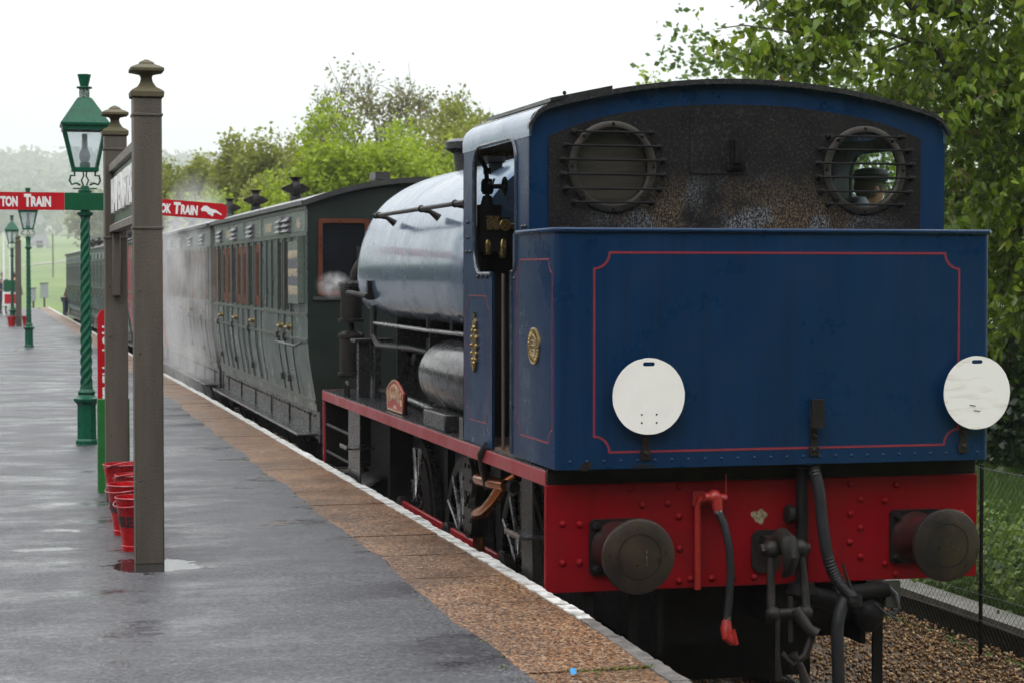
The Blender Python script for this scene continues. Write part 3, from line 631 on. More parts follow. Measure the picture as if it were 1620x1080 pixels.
# big near tree on the right
def near_tree():
    global RNG
    RNG = np.random.default_rng(77)
    t = thing("broadleaf_tree", "large fresh green tree overhanging the engine on the right", "tree", (13.4, 22.5, -.5))
    b = MB(); tr = limb(b, (13.4, 22.5, -.5), (12.9, 22.0, 3.4), .24, .19, 6, .03)
    hub = (12.9, 22.0, 3.4)
    main = [limb(b, hub, (9.75, 20.0, 5.35), .13, .045, 8, .04), limb(b, hub, (11.2, 21.2, 6.2), .15, .06, 6, .05), limb(b, (10.9, 20.9, 4.5), (8.6, 20.1, 4.75), .05, .014, 7, .05),
            limb(b, hub, (10.2, 20.6, 4.3), .08, .03, 6, .05), limb(b, (10.2, 20.6, 4.3), (7.35, 19.9, 4.30), .026, .006, 8, .06),
            limb(b, (10.4, 20.7, 4.3), (8.0, 20, 3.75), .022, .006, 7, .06), limb(b, hub, (11.1, 20.6, 2.2), .07, .015, 6, .06), limb(b, hub, (9.9, 20.4, 3.5), .05, .01, 6, .06),
            limb(b, (10.6, 20.7, 4.6), (8.2, 20.0, 5.3), .03, .008, 7, .06), limb(b, hub, (11.9, 20.4, .9), .05, .01, 6, .08)]
    # leafy sprays: each twig carries a row of drooping leaves
    ells = [((9.7, 20.2, 4.95), (1.9, 1.3, .75), 105, 3), ((10.1, 20.4, 3.75), (1.6, 1.2, .65), 95, 3), ((12.1, 21.2, 4.2), (2.1, 1.8, 2.3), 620, 3),
            ((11.7, 20.6, 2.0), (1.3, 1.4, 1.7), 400, 3), ((11.0, 21.2, 6.6), (3.2, 2.6, 1.7), 200, 3), ((8.35, 20.0, 4.75), (1.0, .7, .5), 30, 3), ((8.3, 20.0, 4.05), (1.0, .7, .28), 30, 3)]
    P = []; hubv = np.array(hub)
    for c, r, n, per in ells:
        for q in ell_points(n, c, r, .1):
            d = q - hubv; d /= np.linalg.norm(d); d = d + RNG.normal(size=3) * .45; d[2] -= .25; d /= np.linalg.norm(d); Ls = RNG.uniform(.35, .7)
            b.tube([tuple(q - d * Ls * .6), tuple(q), tuple(q + d * Ls * .5 + np.array([0, 0, -.05]))], [.007, .005, .002], 4, cap=False)
            m = int(RNG.uniform(16, 26)); tt = RNG.uniform(-.5, .55, (m, 1)) * Ls
            P.append(q + d * tt + RNG.normal(size=(m, 3)) * .045 + np.array([0, 0, -.03]))
    b.build("trunk", BARK, t)
    leaves("crown", np.concatenate(P), .110, BIGL, t, aspect=.62, droop=.8, curved=True)
near_tree()
def tree_row(name, label, cat, c, r, n, mat, leaf, group=None):
    t = thing(name, label, cat, (c[0], c[1], -.5), group); b = MB(); limb(b, (c[0], c[1], -.5), (c[0], c[1], c[2]), .12, .05, 4, .05)
    for k in range(6): limb(b, (c[0], c[1], c[2] - r[2] * .4), np.array(c) + RNG.normal(size=3) * np.array(r) * .4, .04, .01, 3)
    b.build("trunk", BARK, t); leaves("crown", cluster(ell_points(n, c, r, .15), 9, leaf * 1.3), leaf, mat, t)
tree_row("tree", "dark shady tree filling the gap behind the overhanging tree", "tree", (17.5, 30, 2.6), (3.4, 2.6, 3.0), 900, MIDG, .15)
tree_row("tree", "mid green tree between the hedge and the dark shady tree, beside the cab edge", "tree", (15.3, 28.2, 2.2), (2.1, 1.6, 2.4), 800, MIDG, .13)
tree_row("tree", "dark green tree behind the overhanging tree, at the right edge above the hedge", "tree", (20.5, 33, 3.0), (3.4, 2.6, 3.4), 800, DARKG, .16)
tree_row("tree", "pale hazy green tree seen through the branches right of the sky", "tree", (17.6, 42, 4.8), (4.2, 3, 3.4), 900, MIDG, .17)
# hedge
t = thing("hedge", "dense dark ivy hedge behind the grass at the right edge", "hedge", (11.6, 21, -.5))
b = MB()
for y in np.arange(18, 46, .6): limb(b, (11.8, y, -.5), (11.8 + RNG.normal() * .2, y, .7), .03, .012, 3)
b.build("stems", BARK, t)
P = np.stack([RNG.uniform(10.9, 12.4, 42000), 17.0 + 20 * RNG.uniform(0, 1, 42000) ** 1.3, RNG.uniform(-.62, 1.0, 42000)], -1)
P[:, 2] -= .12 * (np.sin(P[:, 1] * 1.7) * .5 + .5)
leaves("foliage", P, .115, DARKG, t, aspect=.8)
tag(leaves("nettle_patch", cluster(np.stack([RNG.uniform(7.5, 8.9, 700), RNG.uniform(11.5, 19, 700), RNG.uniform(-.85, -.42, 700)], -1), 14, (.10, .12, .07)), .065, MIDG, aspect=.75), kind='stuff', label="nettles and ivy growing on the bank behind the wire fence", cat="weeds")
# grass blades on the bank
def blades(name, n, x0, x1, y0, y1, h, mat):
    xs_ = RNG.uniform(x0, x1, n); ys_ = RNG.uniform(y0, y1, n); z = terrain(xs_, ys_); hh = h * RNG.uniform(.5, 1.3, n); a = RNG.uniform(0, 6.28, n); w = .006
    p = np.stack([xs_, ys_, z], -1); d = np.stack([np.cos(a), np.sin(a), 0 * a], -1)
    lean = np.stack([RNG.normal(0, .35, n) * hh, RNG.normal(0, .35, n) * hh, hh], -1)
    V = np.stack([p - d * w, p + d * w, p + lean], 1).reshape(-1, 3); return raw(name, V, np.arange(n * 3).reshape(-1, 3), mat)
BLADE = leaf_mat("grass_blades", [(0, (.03, .075, .008)), (.6, (.065, .14, .014)), (1, (.13, .20, .03))], .35)
tag(blades("bank_grass", 90000, 7.5, 11.2, 13, 23, .12, BLADE), kind='stuff', label="short green grass on the bank below the hedge", cat="grass")
tag(blades("track_weeds", 900, 6.55, 7.1, 10, 20, .07, BLADE), kind='stuff', label="weeds growing at the foot of the wire fence", cat="weeds")

# wire fence
def wire_fence():
    t = thing("wire_fence", "chain link fence on slim posts beyond the right hand rail", "fence", (6.85, 13, -1.1))
    b = MB(); F = 6.85; z0, z1 = -1.08, .335; y0, y1 = 9.5, 22.0; s_ = .062
    # woven diagonal wires
    k = y0 - (z1 - z0)
    while k < y1:
        for sgn in (1, -1):
            a = (k, z0) if sgn > 0 else (k + (z1 - z0), z0); c = (k + (z1 - z0), z1) if sgn > 0 else (k, z1)
            pts = []
            for (yy, zz) in (a, c): pts.append((F, min(max(yy, y0), y1), zz))
            if y0 <= a[0] <= y1 and y0 <= c[0] <= y1: b.tube([(F + .004 * sgn, a[0], a[1]), (F + .004 * sgn, c[0], c[1])], .0013, 3, cap=False)
        k += s_
    b.build("chain_mesh", WIRE, t, smooth=False)
    b = MB()
    for z in (z1, -.59, -.79, z0 + .02): b.tube([(F - .01, yy, z + .012 * sin(yy * 2.1 + z * 9)) for yy in np.arange(y0, y1, .4)], .0032, 4)
    b.build("line_wire", WIRE, t)
    for y in (10.2, 13.03, 15.9, 18.8, 21.7): MB().box(F - .012, F + .012, y - .012, y + .012, -1.1, .35).build("post", BLACK, t, bevel=.004)
wire_fence()
# house glimpsed behind the hedge
def house():
    t = thing("house", "pale house glimpsed through leaves above the hedge", "house", (27, 46, -.6))
    MB().box(24.6, 33, 46, 53, -.6, 2.3).build("wall", M("render_wall", (.45, .42, .36), (.34, .3, .25), rough=.8, vs=2), t)
    MB().add([(24.2, 45.6, 2.3), (33.4, 45.6, 2.3), (33.4, 53.4, 2.3), (24.2, 53.4, 2.3), (24.2, 49.5, 4.6), (33.4, 49.5, 4.6)], [(0, 1, 5, 4), (2, 3, 4, 5), (0, 4, 3), (1, 2, 5), (0, 3, 2, 1)]).build("roof", M("clay_roof", (.16, .07, .04), (.1, .05, .035), rough=.8, vs=9), t, smooth=False)
    for x in (26.0, 30.2):
        w = MB().plate(rrect(x, x + 1.2, .1, 1.6, .02, 2), 'xz', 45.93, 45.995, holes=[rrect(x + .09, x + .56, .2, 1.5, .01, 2), rrect(x + .64, x + 1.11, .2, 1.5, .01, 2)]).build("window", WHITE, t, smooth=False)
        MB().box(x + .05, x + 1.15, 45.965, 45.985, .15, 1.55).build("pane", GLASSK, w, smooth=False)
    MB().box(24.15, 24.6, 45.6, 45.9, -.6, 2.3).build("drainpipe", WHITE, t, smooth=False)
house()
# field path, grey cabinets on posts, far lamp post, distant cottages
b = MB()
for i in range(16):
    pass
R = []
for t_ in np.linspace(0, 1, 30):
    x = -8 + 26 * t_; y = 165 + 60 * t_ + 6 * sin(t_ * 4); R.append([(x, y - 1.3, float(terrain(x, y - 1.3)) + .06), (x, y + 1.3, float(terrain(x, y + 1.3)) + .06)])
b.rings(R, cap=False, closed=False); struct(b, "field_path", M("path_gravel", (.30, .27, .23), (.22, .2, .17), rough=.9, vs=.5))
def cabinet(x, y, z, w, h, label):
    t = thing("signal_cabinet", label, "cabinet", (x, y, float(terrain(x, y))), "grey cabinets in the field")
    MB().box(x - w / 2, x + w / 2, y - .15, y + .15, z, z + h).build("cabinet_box", M("cabinet_grey", (.26, .28, .30), (.2, .22, .24), rough=.5), t, bevel=.02)
    MB().box(x - .06, x + .06, y - .05, y + .05, float(terrain(x, y)), z).build("post", GREYST, t); MB().box(x - w / 2 - .03, x + w / 2 + .03, y - .19, y + .19, z + h, z + h + .04).build("lid", GREYST, t)
cabinet(2.69, 128, .2, .50, .9, "larger grey cabinet on a post in the field beyond the platform end")
cabinet(1.9, 120, .1, .3, .75, "smaller grey cabinet beside the second green lamp")
def far_shed(x, y, w, h, z, label):
    t = thing("cottage", label, "house", (x, y, z), "white cottages on the far slope")
    MB().box(x - w / 2, x + w / 2, y, y + 4, z, z + h).build("wall", WHITE, t, smooth=False)
    MB().add([(x - w / 2 - .3, y - .3, z + h), (x + w / 2 + .3, y - .3, z + h), (x + w / 2 + .3, y + 4.3, z + h), (x - w / 2 - .3, y + 4.3, z + h), (x - w / 2, y + 2, z + h + 1.2), (x + w / 2, y + 2, z + h + 1.2)], [(0, 1, 5, 4), (2, 3, 4, 5), (0, 4, 3), (1, 2, 5), (0, 3, 2, 1)]).build("roof", M("slate", (.1, .1, .11), rough=.7), t, smooth=False)
    MB().box(x - .35, x + .35, y - .05, y, z + .4, z + 1.3).build("window", GLASSK, t, smooth=False)
far_shed(4.4, 232, 1.6, .9, 4.1, "small white cottage at the edge of the far field")
far_shed(6.9, 322, 2.2, 1.3, 8.4, "white cottage among the trees higher on the hill")
b = MB(); b.tube([(4.3, 170, 1.2), (4.3, 170, 5.0)], .06, 6); tag(b.build("telegraph_pole", GREYST), "thin pale pole standing in the field", "pole")

# ================================================================ THE LOCOMOTIVE (left side plane x = XL, right side x = XR, rear at small y)
XL, XR = CX - 1.295, CX + 1.295
loco = thing("tank_locomotive", "wet blue saddle tank steam locomotive with red buffer beam, seen from its bunker end", "locomotive", (CX, 14.5, RAILZ))
LO = loco
ZD = .640                     # top of the running plate
MB().box(XL, XR, 10.62, 18.44, ZD - .03, ZD).build("running_plate", BLACKG, LO)
for sx, x in ((-1, XL), (1, XR)):
    MB().box(x - .006 * (sx < 0) - .0, x + .012 * sx * 0 + .006, 10.60, 18.47, ZD - .095, ZD - .012).build("valance", VAL, LO, bevel=.003)
# rear buffer beam with rivets
bb = MB().box(XL - .012, XR + .012, 10.56, 10.60, -.045, .555).build("buffer_beam", RED, LO, bevel=.004)
rv = MB()
for x, z in [(3.004, .339), (3.103, .333), (3.004, .122), (3.103, .122), (3.404, .522), (3.687, .528), (3.467, .431), (3.619, .438), (3.683, .361), (3.688, .179), (3.684, -.003), (3.752, .005), (3.88, .004), (4.009, .006), (4.135, .001), (4.721, .515), (5.009, .504), (4.785, .426), (4.938, .414), (4.722, .344), (4.786, .262), (4.719, .18), (4.787, .094), (4.941, .048), (5.009, -.014), (5.32, .33), (5.42, .33), (5.32, .12), (5.42, .12)]:
    rv.lathe((x, 10.56, z), [(.021, -.0005), (.019, -.009), (.012, -.015), (.003, -.018)], 10, 'y')
rv.each("rivet", RED, bb)
MB().plate([(4.165 + .045 * cos(a) * (1 + .3 * sin(3 * a)), .345 + .04 * sin(a) * (1 + .25 * cos(5 * a))) for a in np.linspace(0, 6.0, 22)], 'xz', 10.5592, 10.557).build("bare_patch", M("flaked_primer", (.30, .24, .15), (.12, .09, .06), rough=.6, vs=60, lo=.42, hi=.58), bb, smooth=False)
MB().box(XL + .0, XR + .0, 10.565, 10.61, .557, ZD).build("rear_angle_iron", BLACK, LO)
MB().box(XL - .002, XR + .002, 18.44, 18.465, -.045, ZD).build("front_beam", VAL, LO, bevel=.004)
MB().box(XL + .02, XR - .02, 18.42, 18.44, -.04, ZD - .03).build("beam_backing", BLACK, LO)
# frames, ashpan, rear axle region: the dark works under the engine
b = MB()
for sx in (-.62, .62): b.box(CX + sx - .015, CX + sx + .015, 10.62, 18.42, -.42, ZD - .03)
b.box(CX - .62, CX + .62, 11.4, 11.46, -.75, .5).box(CX - .6, CX + .6, 12.6, 14.0, -.75, .0).box(CX - .62, CX + .62, 10.9, 10.95, -.42, .2)
b.box(CX - .62, CX + .62, 16.9, 17.0, -.6, .5)
b.box(XL + .22, XL + .28, 10.62, 11.3, -.42, -.0)
b.build("frames", BLACK, LO)
# buffers
for cx in (CX - .905, CX + .905):
    z = .205
    h = MB().plate(rrect(cx - .155, cx + .155, z - .155, z + .155, .03), 'xz', 10.558, 10.535).build("buffer_plate", BLACK, LO, bevel=.003)
    bt = MB()
    for dx in (-.12, .12):
        for dz in (-.12, .12): bt.lathe((cx + dx, 10.535, z + dz), [(.024, 0), (.024, -.018), (.014, -.03)], 6, 'y')
    bt.each("bolt", BLACK, h)
    MB().lathe((cx, 10.535, z), [(.145, 0), (.13, -.02), (.108, -.05), (.10, -.20), (.104, -.205), (.104, -.23), (.09, -.235)], 28, 'y').build("buffer_housing", M("buffer_dirty_red", (.045, .008, .008), (.014, .009, .008), rough=.5, vs=8, spec=.15), LO)
    MB().lathe((cx, 10.31, z), [(.062, 0), (.062, -.12), (.09, -.135)], 20, 'y').build("buffer_shank", IRON, LO)
    hd = MB().lathe((cx, 10.15, z), [(.09, .025), (.19, .018), (.203, .008), (.206, -.002), (.202, -.013), (.19, -.018), (.14, -.026), (.07, -.031), (.01, -.033)], 48, 'y').build("buffer_head", BUFF, LO)
    MB().lathe((cx, 10.15, z), [(.125, -.0275), (.125, -.0295), (.118, -.0295), (.118, -.0305)], 48, 'y', cap=False).build("wear_ring", IRON, hd)
MB().box(3.345, 3.349, 10.113, 10.118, .16, .245).build("scratch", STEEL, hd).rotation_euler = (0, 0, 0)
bpy.data.objects[-1] if False else None
# bunker
bk = MB(); r = .035
pl = rrect(XL, XR, 10.40, 11.37, r, 5)
bk.rings([[(x, y, .652) for x, y in pl], [(x, y, 1.955) for x, y in pl]])
bunk = bk.build("bunker", BLUE, LO, bevel=.002)
lip = MB().tube([(XL - .004, 11.22, 1.957), (XL - .004, 10.42, 1.957), (XL + .012, 10.397, 1.957), (XR - .012, 10.397, 1.957), (XR + .004, 10.42, 1.957), (XR + .004, 11.22, 1.957)], .0145, 10).build("beading", BLUE, bunk)
ln = MB().strip(incurved(3.137, 5.315, .745, 1.835, .088), 'xz', 10.3995, 10.3982, .0125); ln.build("lining", LINE, bunk, smooth=False)
MB().strip(incurved(10.47, 11.24, .79, 1.80, .075), 'yz', XL - .0005, XL - .0018, .009).build("lining", M("side_lining_red", (.26, .03, .05), (.20, .03, .05), rough=.4), bunk, smooth=False)
rv = MB()
for i in range(26): rv.lathe((XL + .08 + i * .0975, 10.40, .695), [(.011, -.0003), (.008, -.003), (.002, -.0042)], 8, 'y')
rv.each("rivet", BLUE, bunk)
MB().plate([(3.09 + .035 * cos(a) * (1 + .4 * sin(2 * a)), .672 + .03 * sin(a)) for a in np.linspace(0, 6, 16)], 'xz', 10.3996, 10.3985).add([], []).build("rust_patch", IRON, bunk, smooth=False)
MB().plate([(3.42 + .06 * cos(a) * (1 + .4 * sin(3 * a)), .664 + .008 * sin(a)) for a in np.linspace(0, 6, 16)], 'xz', 10.3996, 10.3985).build("rust_patch", IRON, bunk, smooth=False)
# maker's plate on the bunker side
mp = MB().lathe((0, 0, 0), [(1, 0), (1, 1), (.93, 1.3), (.9, 1), (.6, 1), (.57, 1.3), (.54, 1)], 36, 'x')
mp.v = [(XL - .0005 - v[0] * .007, 10.849 + v[1] * .125, 1.312 + v[2] * .105) for v in mp.v]
mpo = mp.build("makers_plate", BRASS, bunk)
b = MB()
for k in range(26):
    a = 2 * pi * k / 26; ca, sa = cos(a), sin(a)
    b.tube([(XL - .008, 10.849 + .70 * ca * .125, 1.312 + .70 * sa * .105), (XL - .009, 10.849 + .84 * ca * .125, 1.312 + .84 * sa * .105)], .0035, 4)
for dz in (-.02, .005, .03): b.tube([(XL - .008, 10.849 - .045, 1.312 + dz), (XL - .008, 10.849 + .045, 1.312 + dz)], .003, 4)
b.build("raised_characters", BRASS, mpo)
# cab
def side_outline():
    P = [(12.64, .645), (12.64, 2.585), (10.975, 2.585), (10.975, 1.96), (11.372, 1.96)] if False else [(12.64, .645), (12.64, 2.585), (10.975, 2.585), (10.975, .66), (11.372, .66)]
    y0, y1, z0, z1 = 11.262, 12.336, 1.72, 2.515
    def arc(cy, cz, r, a0, a1, n=7): return [(cy + r * cos(radians(a0 + (a1 - a0) * i / n)), cz + r * sin(radians(a0 + (a1 - a0) * i / n))) for i in range(n + 1)]
    P += [(11.372, 1.735)] + arc(y0 + .09, z0 + .10, .09, 250, 180) + arc(y0 + .14, z1 - .14, .14, 180, 90) + arc(y1 - .17, z1 - .17, .17, 90, 0) + arc(y1 - .17, z0 + .17, .17, 0, -90)
    P += [(11.868, z0), (11.868, .645)]
    return P
SO = side_outline()
for s_, x in ((1, XL + .004), (-1, XR - .004)):
    cs = MB().plate(SO, 'yz', x, x + .012 * s_).build("cab_side", BLUE, LO, smooth=False)
    MB().tube([(x - .002 * s_, p[0], p[1]) for p in SO[4:-1]], .013, 8).build("beading", M("beading_steel_blue", (.02, .035, .06), (.05, .06, .08), rough=.25), cs)
    MB().plate([(p[0], p[1]) for p in SO], 'yz', x + .0135 * s_, x + .018 * s_).build("inner_lining", CREAM, cs, smooth=False)
    MB().tube([(x + .02 * s_, 11.66, .66), (x + .02 * s_, 11.66, 1.72)], .011, 8).build("handrail_pillar", M("worn_brown_pillar", (.06, .045, .038), (.09, .07, .06), rough=.4), LO)
    MB().strip(incurved(11.93, 12.56, .79, 1.58, .075), 'yz', x - .0005 * s_, x - .0018 * s_, .007).build("lining", bpy.data.materials["side_lining_red"], cs, smooth=False)
    rv = MB()
    for (y, z) in [(12.5, 2.05), (12.5, 1.95), (12.55, 1.86), (12.44, 1.86), (11.12, 1.99), (11.05, 1.99), (12.22, 1.70), (12.1, 1.70), (11.98, 1.70), (11.3, 1.69)]: rv.sphere((x - .002 * s_, y, z), .013, 8, 6)
    rv.each("bolt", BLACKG, cs)
# crest on the near cab side: a pierced brass badge (shield, crown and scrolls)
cr = MB()
cr.plate([(12.304 + .060 * cos(a), 1.265 + .10 * sin(a)) for a in np.linspace(0, 2 * pi, 25)[:-1]], 'yz', XL + .003, XL - .006)
for k in range(14):
    a = 2 * pi * k / 14; cr.sphere((XL - .004, 12.304 + .068 * cos(a), 1.265 + .115 * sin(a)), .014, 6, 5)
cr.plate([(12.304 - .04, 1.38), (12.304 + .04, 1.38), (12.304 + .05, 1.42), (12.304 + .02, 1.405), (12.304, 1.44), (12.304 - .02, 1.405), (12.304 - .05, 1.42)], 'yz', XL + .003, XL - .007)
cr.tube([(XL - .004, 12.304, 1.44), (XL - .004, 12.304, 1.475)], .009, 6); cr.tube([(XL - .004, 12.25, 1.17), (XL - .004, 12.304, 1.10), (XL - .004, 12.36, 1.17)], .009, 6)
for k in range(-2, 3): cr.box(XL - .008, XL - .004, 12.304 + k * .02 - .005, 12.304 + k * .02 + .005, 1.21, 1.33)
cr.build("crest", BRASS, LO)
# rear and front sheets, roof
def arcz(x, top, eave, hw): u = abs(x - CX) / hw; return top - (top - eave) * (u ** 2.1)
def roof_z(x):
    u = min(1, abs(x - CX) / 1.30); z = 2.842 - .20 * (u ** 2)
    return z - .085 * max(0, (u - .93) / .07) ** 2
n = 40; top = [(XR - .004 - (XR - XL - .008) * i / n, 0) for i in range(n + 1)]; top = [(x, roof_z(x) - .02) for x, _ in top]
WL, WR, WZ = CX - .80, CX + .765, 2.333
outer = [(XL + .004, 1.90), (XR - .004, 1.90)] + top
holes = [circ(WL, WZ, .222), circ(WR, WZ, .222)]
rs = MB().plate(outer, 'xz', 10.972, 10.984, holes).build("cab_rear_sheet", BLUE, LO, smooth=False)
x0, x1 = 3.035, 5.345
n = 26; pan = [(x0, 1.93), (x1, 1.93)] + [(x, min(roof_z(x) - .135, 2.705) - max(0, abs(x - CX) - .75) ** 2 * .22) for x in [x1 - (x1 - x0) * i / n for i in range(n + 1)]]
MB().plate(pan, 'xz', 10.965, 10.9715, holes).build("sooty_panel", SOOT, rs, smooth=False)
MB().plate(outer, 'xz', 10.9845, 10.989, holes).build("inner_lining", CREAM, rs, smooth=False)
fh = [rrect(2.975, 3.40, 2.03, 2.50, .1), rrect(5.03, 5.455, 2.03, 2.50, .1)]
fs = MB().plate([(XL + .004, .65), (XR - .004, .65)] + top, 'xz', 12.628, 12.64, fh).build("cab_front_sheet", BLUE, LO, smooth=False)
MB().plate([(XL + .02, .65), (XR - .02, .65)] + [(x * .98 + CX * .02, z - .01) for x, z in top], 'xz', 12.622, 12.6275, fh).build("inner_lining", CREAM, fs, smooth=False)
for hpt in fh:
    w = MB().tube([(x, 12.62, z) for x, z in hpt + hpt[:1]], .018, 8).build("window_rim", BRASS, fs)
    MB().plate(hpt, 'xz', 12.631, 12.634).build("pane", RGLASS, w, smooth=False)
rp = [(XL - .018 + (XR - XL + .036) * i / 48) for i in range(49)]
def roof_part(ylist, x0, x1, up, dn):
    q = [x0 + (x1 - x0) * i / 48 for i in range(49)]
    return [[(x, y, roof_z(x) + up) for x in q] + [(x, y, roof_z(x) - dn) for x in reversed(q)] for y in ylist]
rf_ = MB().rings(roof_part((10.95, 12.70), XL + .075, XR - .075, .008, .018)).build("cab_roof", BLACKG, LO)
MB().rings(roof_part((10.925, 10.962), XL - .012, XR + .012, .010, .020)).build("roof_rim", BLACKG, rf_)
for s_, x in ((1, XL), (-1, XR)):
    zc = roof_z(XL + .085)
    outer_ = [(0, 2.50), (-.001, 2.565), (.006, 2.598), (.022, 2.628), (.048, 2.650), (.088, zc + .010)]; inner_ = [(.088, zc - .008), (.055, 2.635), (.034, 2.615), (.02, 2.59), (.016, 2.56), (.014, 2.50)]
    MB().rings([[(x + a * s_, y, z) for a, z in outer_ + inner_] for y in (10.966, 12.642)]).build("cab_eave", TANKSHEEN, LO, angle=60)
MB().add([], []).rings([[(3.05, y, 2.70), (3.42, y, 2.775), (3.42, y, 2.80), (3.05, y, 2.722)] for y in (10.98, 12.5)]).build("roof_ventilator", BLACKG, LO, smooth=False)
MB().tube([(5.32, 10.96, 2.70), (5.42, 10.95, 2.672), (5.47, 10.95, 2.65)], .008, 6).build("rain_strip", STEEL, LO)
MB().sphere((3.13, 10.97, 2.75), .012, 8, 6).build("roof_bolt", BLACK, LO)
# spectacle plates with bars
for cx, col_ in ((WL, 0), (WR, 1)):
    ring = MB(); R = []
    for rr, yy in ((.262, 10.966), (.262, 10.952), (.246, 10.944), (.228, 10.946), (.216, 10.958), (.216, 10.984)): R.append([(cx + rr * cos(2 * pi * i / 48), yy, WZ + rr * sin(2 * pi * i / 48)) for i in range(48)])
    sp_ = ring.rings(R, cap=False).build("spectacle_window", OLDBRASS, LO)
    bt = MB()
    for k in range(8): a = 2 * pi * k / 8 + pi / 2; bt.lathe((cx + .245 * cos(a), 10.945, WZ + .245 * sin(a)), [(.011, 0), (.009, -.006), (.003, -.009)], 8, 'y')
    bt.each("screw", BLACK, sp_)
    if col_ == 0:
        MB().plate(circ(cx, WZ, .22), 'xz', 11.03, 11.035).build("blanking_board", WOOD, sp_, smooth=False)
    MB().plate(circ(cx, WZ, .219), 'xz', 10.972, 10.975).build("pane", RGLASS, sp_, smooth=False)
    for k, (dz, hl) in enumerate(((.197, .232), (.118, .280), (.037, .298), (-.045, .298), (-.128, .280), (-.205, .232))):
        b = MB().tube([(cx - hl, 10.925, WZ + dz), (cx + hl, 10.925, WZ + dz)], .0068, 8)
        for e in (-1, 1): b.lathe((cx + e * hl, 10.966, WZ + dz), [(.018, 0), (.018, -.012), (.010, -.02), (.009, -.045), (.0135, -.052), (.005, -.058)], 10, 'y')
        b.build("window_bar", BLACK, sp_)
# lamp bracket and cover plate at the middle of the rear sheet
cp = MB().plate(rrect(3.885, 4.268, 2.30, 2.675, .012, 3), 'xz', 10.9645, 10.958).build("cover_plate", SOOT, rs, bevel=.002)
MB().box(4.13, 4.20, 10.925, 10.957, 2.33, 2.50).box(4.105, 4.225, 10.94, 10.957, 2.32, 2.35).box(4.14, 4.19, 10.90, 10.93, 2.36, 2.50).build("lamp_bracket", BLACK, LO, bevel=.003)
# lamp irons on the bunker
for x, zt in ((3.43, .93), (4.425, .93), (5.345, .93)):
    b = MB().box(x - .022, x + .022, 10.388, 10.3995, .705, zt).box(x - .03, x + .03, 10.385, 10.3995, .70, .75)
    b.lathe((x, 10.388, .735), [(.014, 0), (.014, -.01), (.006, -.016)], 8, 'y').lathe((x, 10.388, .81), [(.012, 0), (.012, -.01), (.006, -.014)], 8, 'y')
    b.box(x - .022, x + .022, 10.34, 10.388, .865, .876)
    if x == 4.425: b.box(x - .036, x + .036, 10.33, 10.345, .86, 1.02).box(x - .036, x - .028, 10.345, 10.375, .87, 1.02).box(x + .028, x + .036, 10.345, 10.375, .87, 1.02)
    else: b.box(x - .02, x + .02, 10.345, 10.353, .87, .99)
    b.build("lamp_iron", IRON, LO, bevel=.002)
# inside the cab: boiler backhead, fittings
b = MB().lathe((CX, 12.1, 1.45), [(.02, 0), (.52, .0), (.60, .06), (.62, .14), (.62, .52)], 36, 'y'); b.build("boiler_backhead", BLACK, LO)
MB().box(XL + .02, XR - .02, 10.99, 12.62, .60, .655).build("cab_floor", WOOD, LO); MB().box(XL + .06, XR - .06, 11.36, 11.39, .66, 1.70).build("coal_plate", BLACK, LO)
b = MB().tube([(2.985, 12.56, 2.50), (3.01, 12.55, 2.47), (3.045, 12.52, 2.40), (3.05, 12.50, 2.30), (3.05, 12.50, 1.95)], .016, 8)
b.lathe((3.05, 12.50, 2.28), [(.03, -.05), (.042, -.03), (.042, .03), (.03, .05)], 10); b.lathe((3.05, 12.50, 2.38), [(.027, -.02), (.027, .02)], 6).lathe((3.05, 12.50, 2.19), [(.05, -.04), (.03, .03)], 10)
b.tube([(3.05, 12.50, 2.28), (3.13, 12.45, 2.28)], .016, 8).box(2.975, 3.12, 12.40, 12.56, 1.86, 2.16).box(3.10, 3.18, 12.42, 12.55, 1.9, 2.08).box(2.95, 3.02, 12.45, 12.56, 1.72, 2.1)
b.build("injector_valve", BLACK, LO)
R_ = MB(); hw = (3.15, 12.44, 2.28)
R_.tube([(hw[0] + .0, hw[1] + .055 * cos(a), hw[2] + .055 * sin(a)) for a in np.linspace(0, 2 * pi, 17)], .009, 6)
for k in range(3): a = k * pi / 3; R_.tube([(hw[0], hw[1] + .055 * cos(a), hw[2] + .055 * sin(a)), (hw[0], hw[1] - .055 * cos(a), hw[2] - .055 * sin(a))], .007, 5)
R_.build("handwheel", BLACK, LO)
b = MB().box(3.02, 3.10, 12.385, 12.395, 2.00, 2.09); b.lathe((3.03, 12.42, 1.84), [(.02, 0), (.027, .02), (.027, .08), (.02, .1)], 10).lathe((3.13, 12.42, 1.82), [(.02, 0), (.027, .02), (.027, .1), (.02, .12)], 10); b.each("gauge_fitting", BRASS, LO)
MB().lathe((3.14, 12.40, 2.03), [(.036, 0), (.04, -.02), (.034, -.026)], 16, 'y').build("pressure_gauge", BRASS, LO)
MB().tube([(2.95, 12.05, 2.28), (2.975, 12.05, 2.28), (2.985, 12.05, 2.31)], .008, 6).build("coat_hook", BLACK, LO)
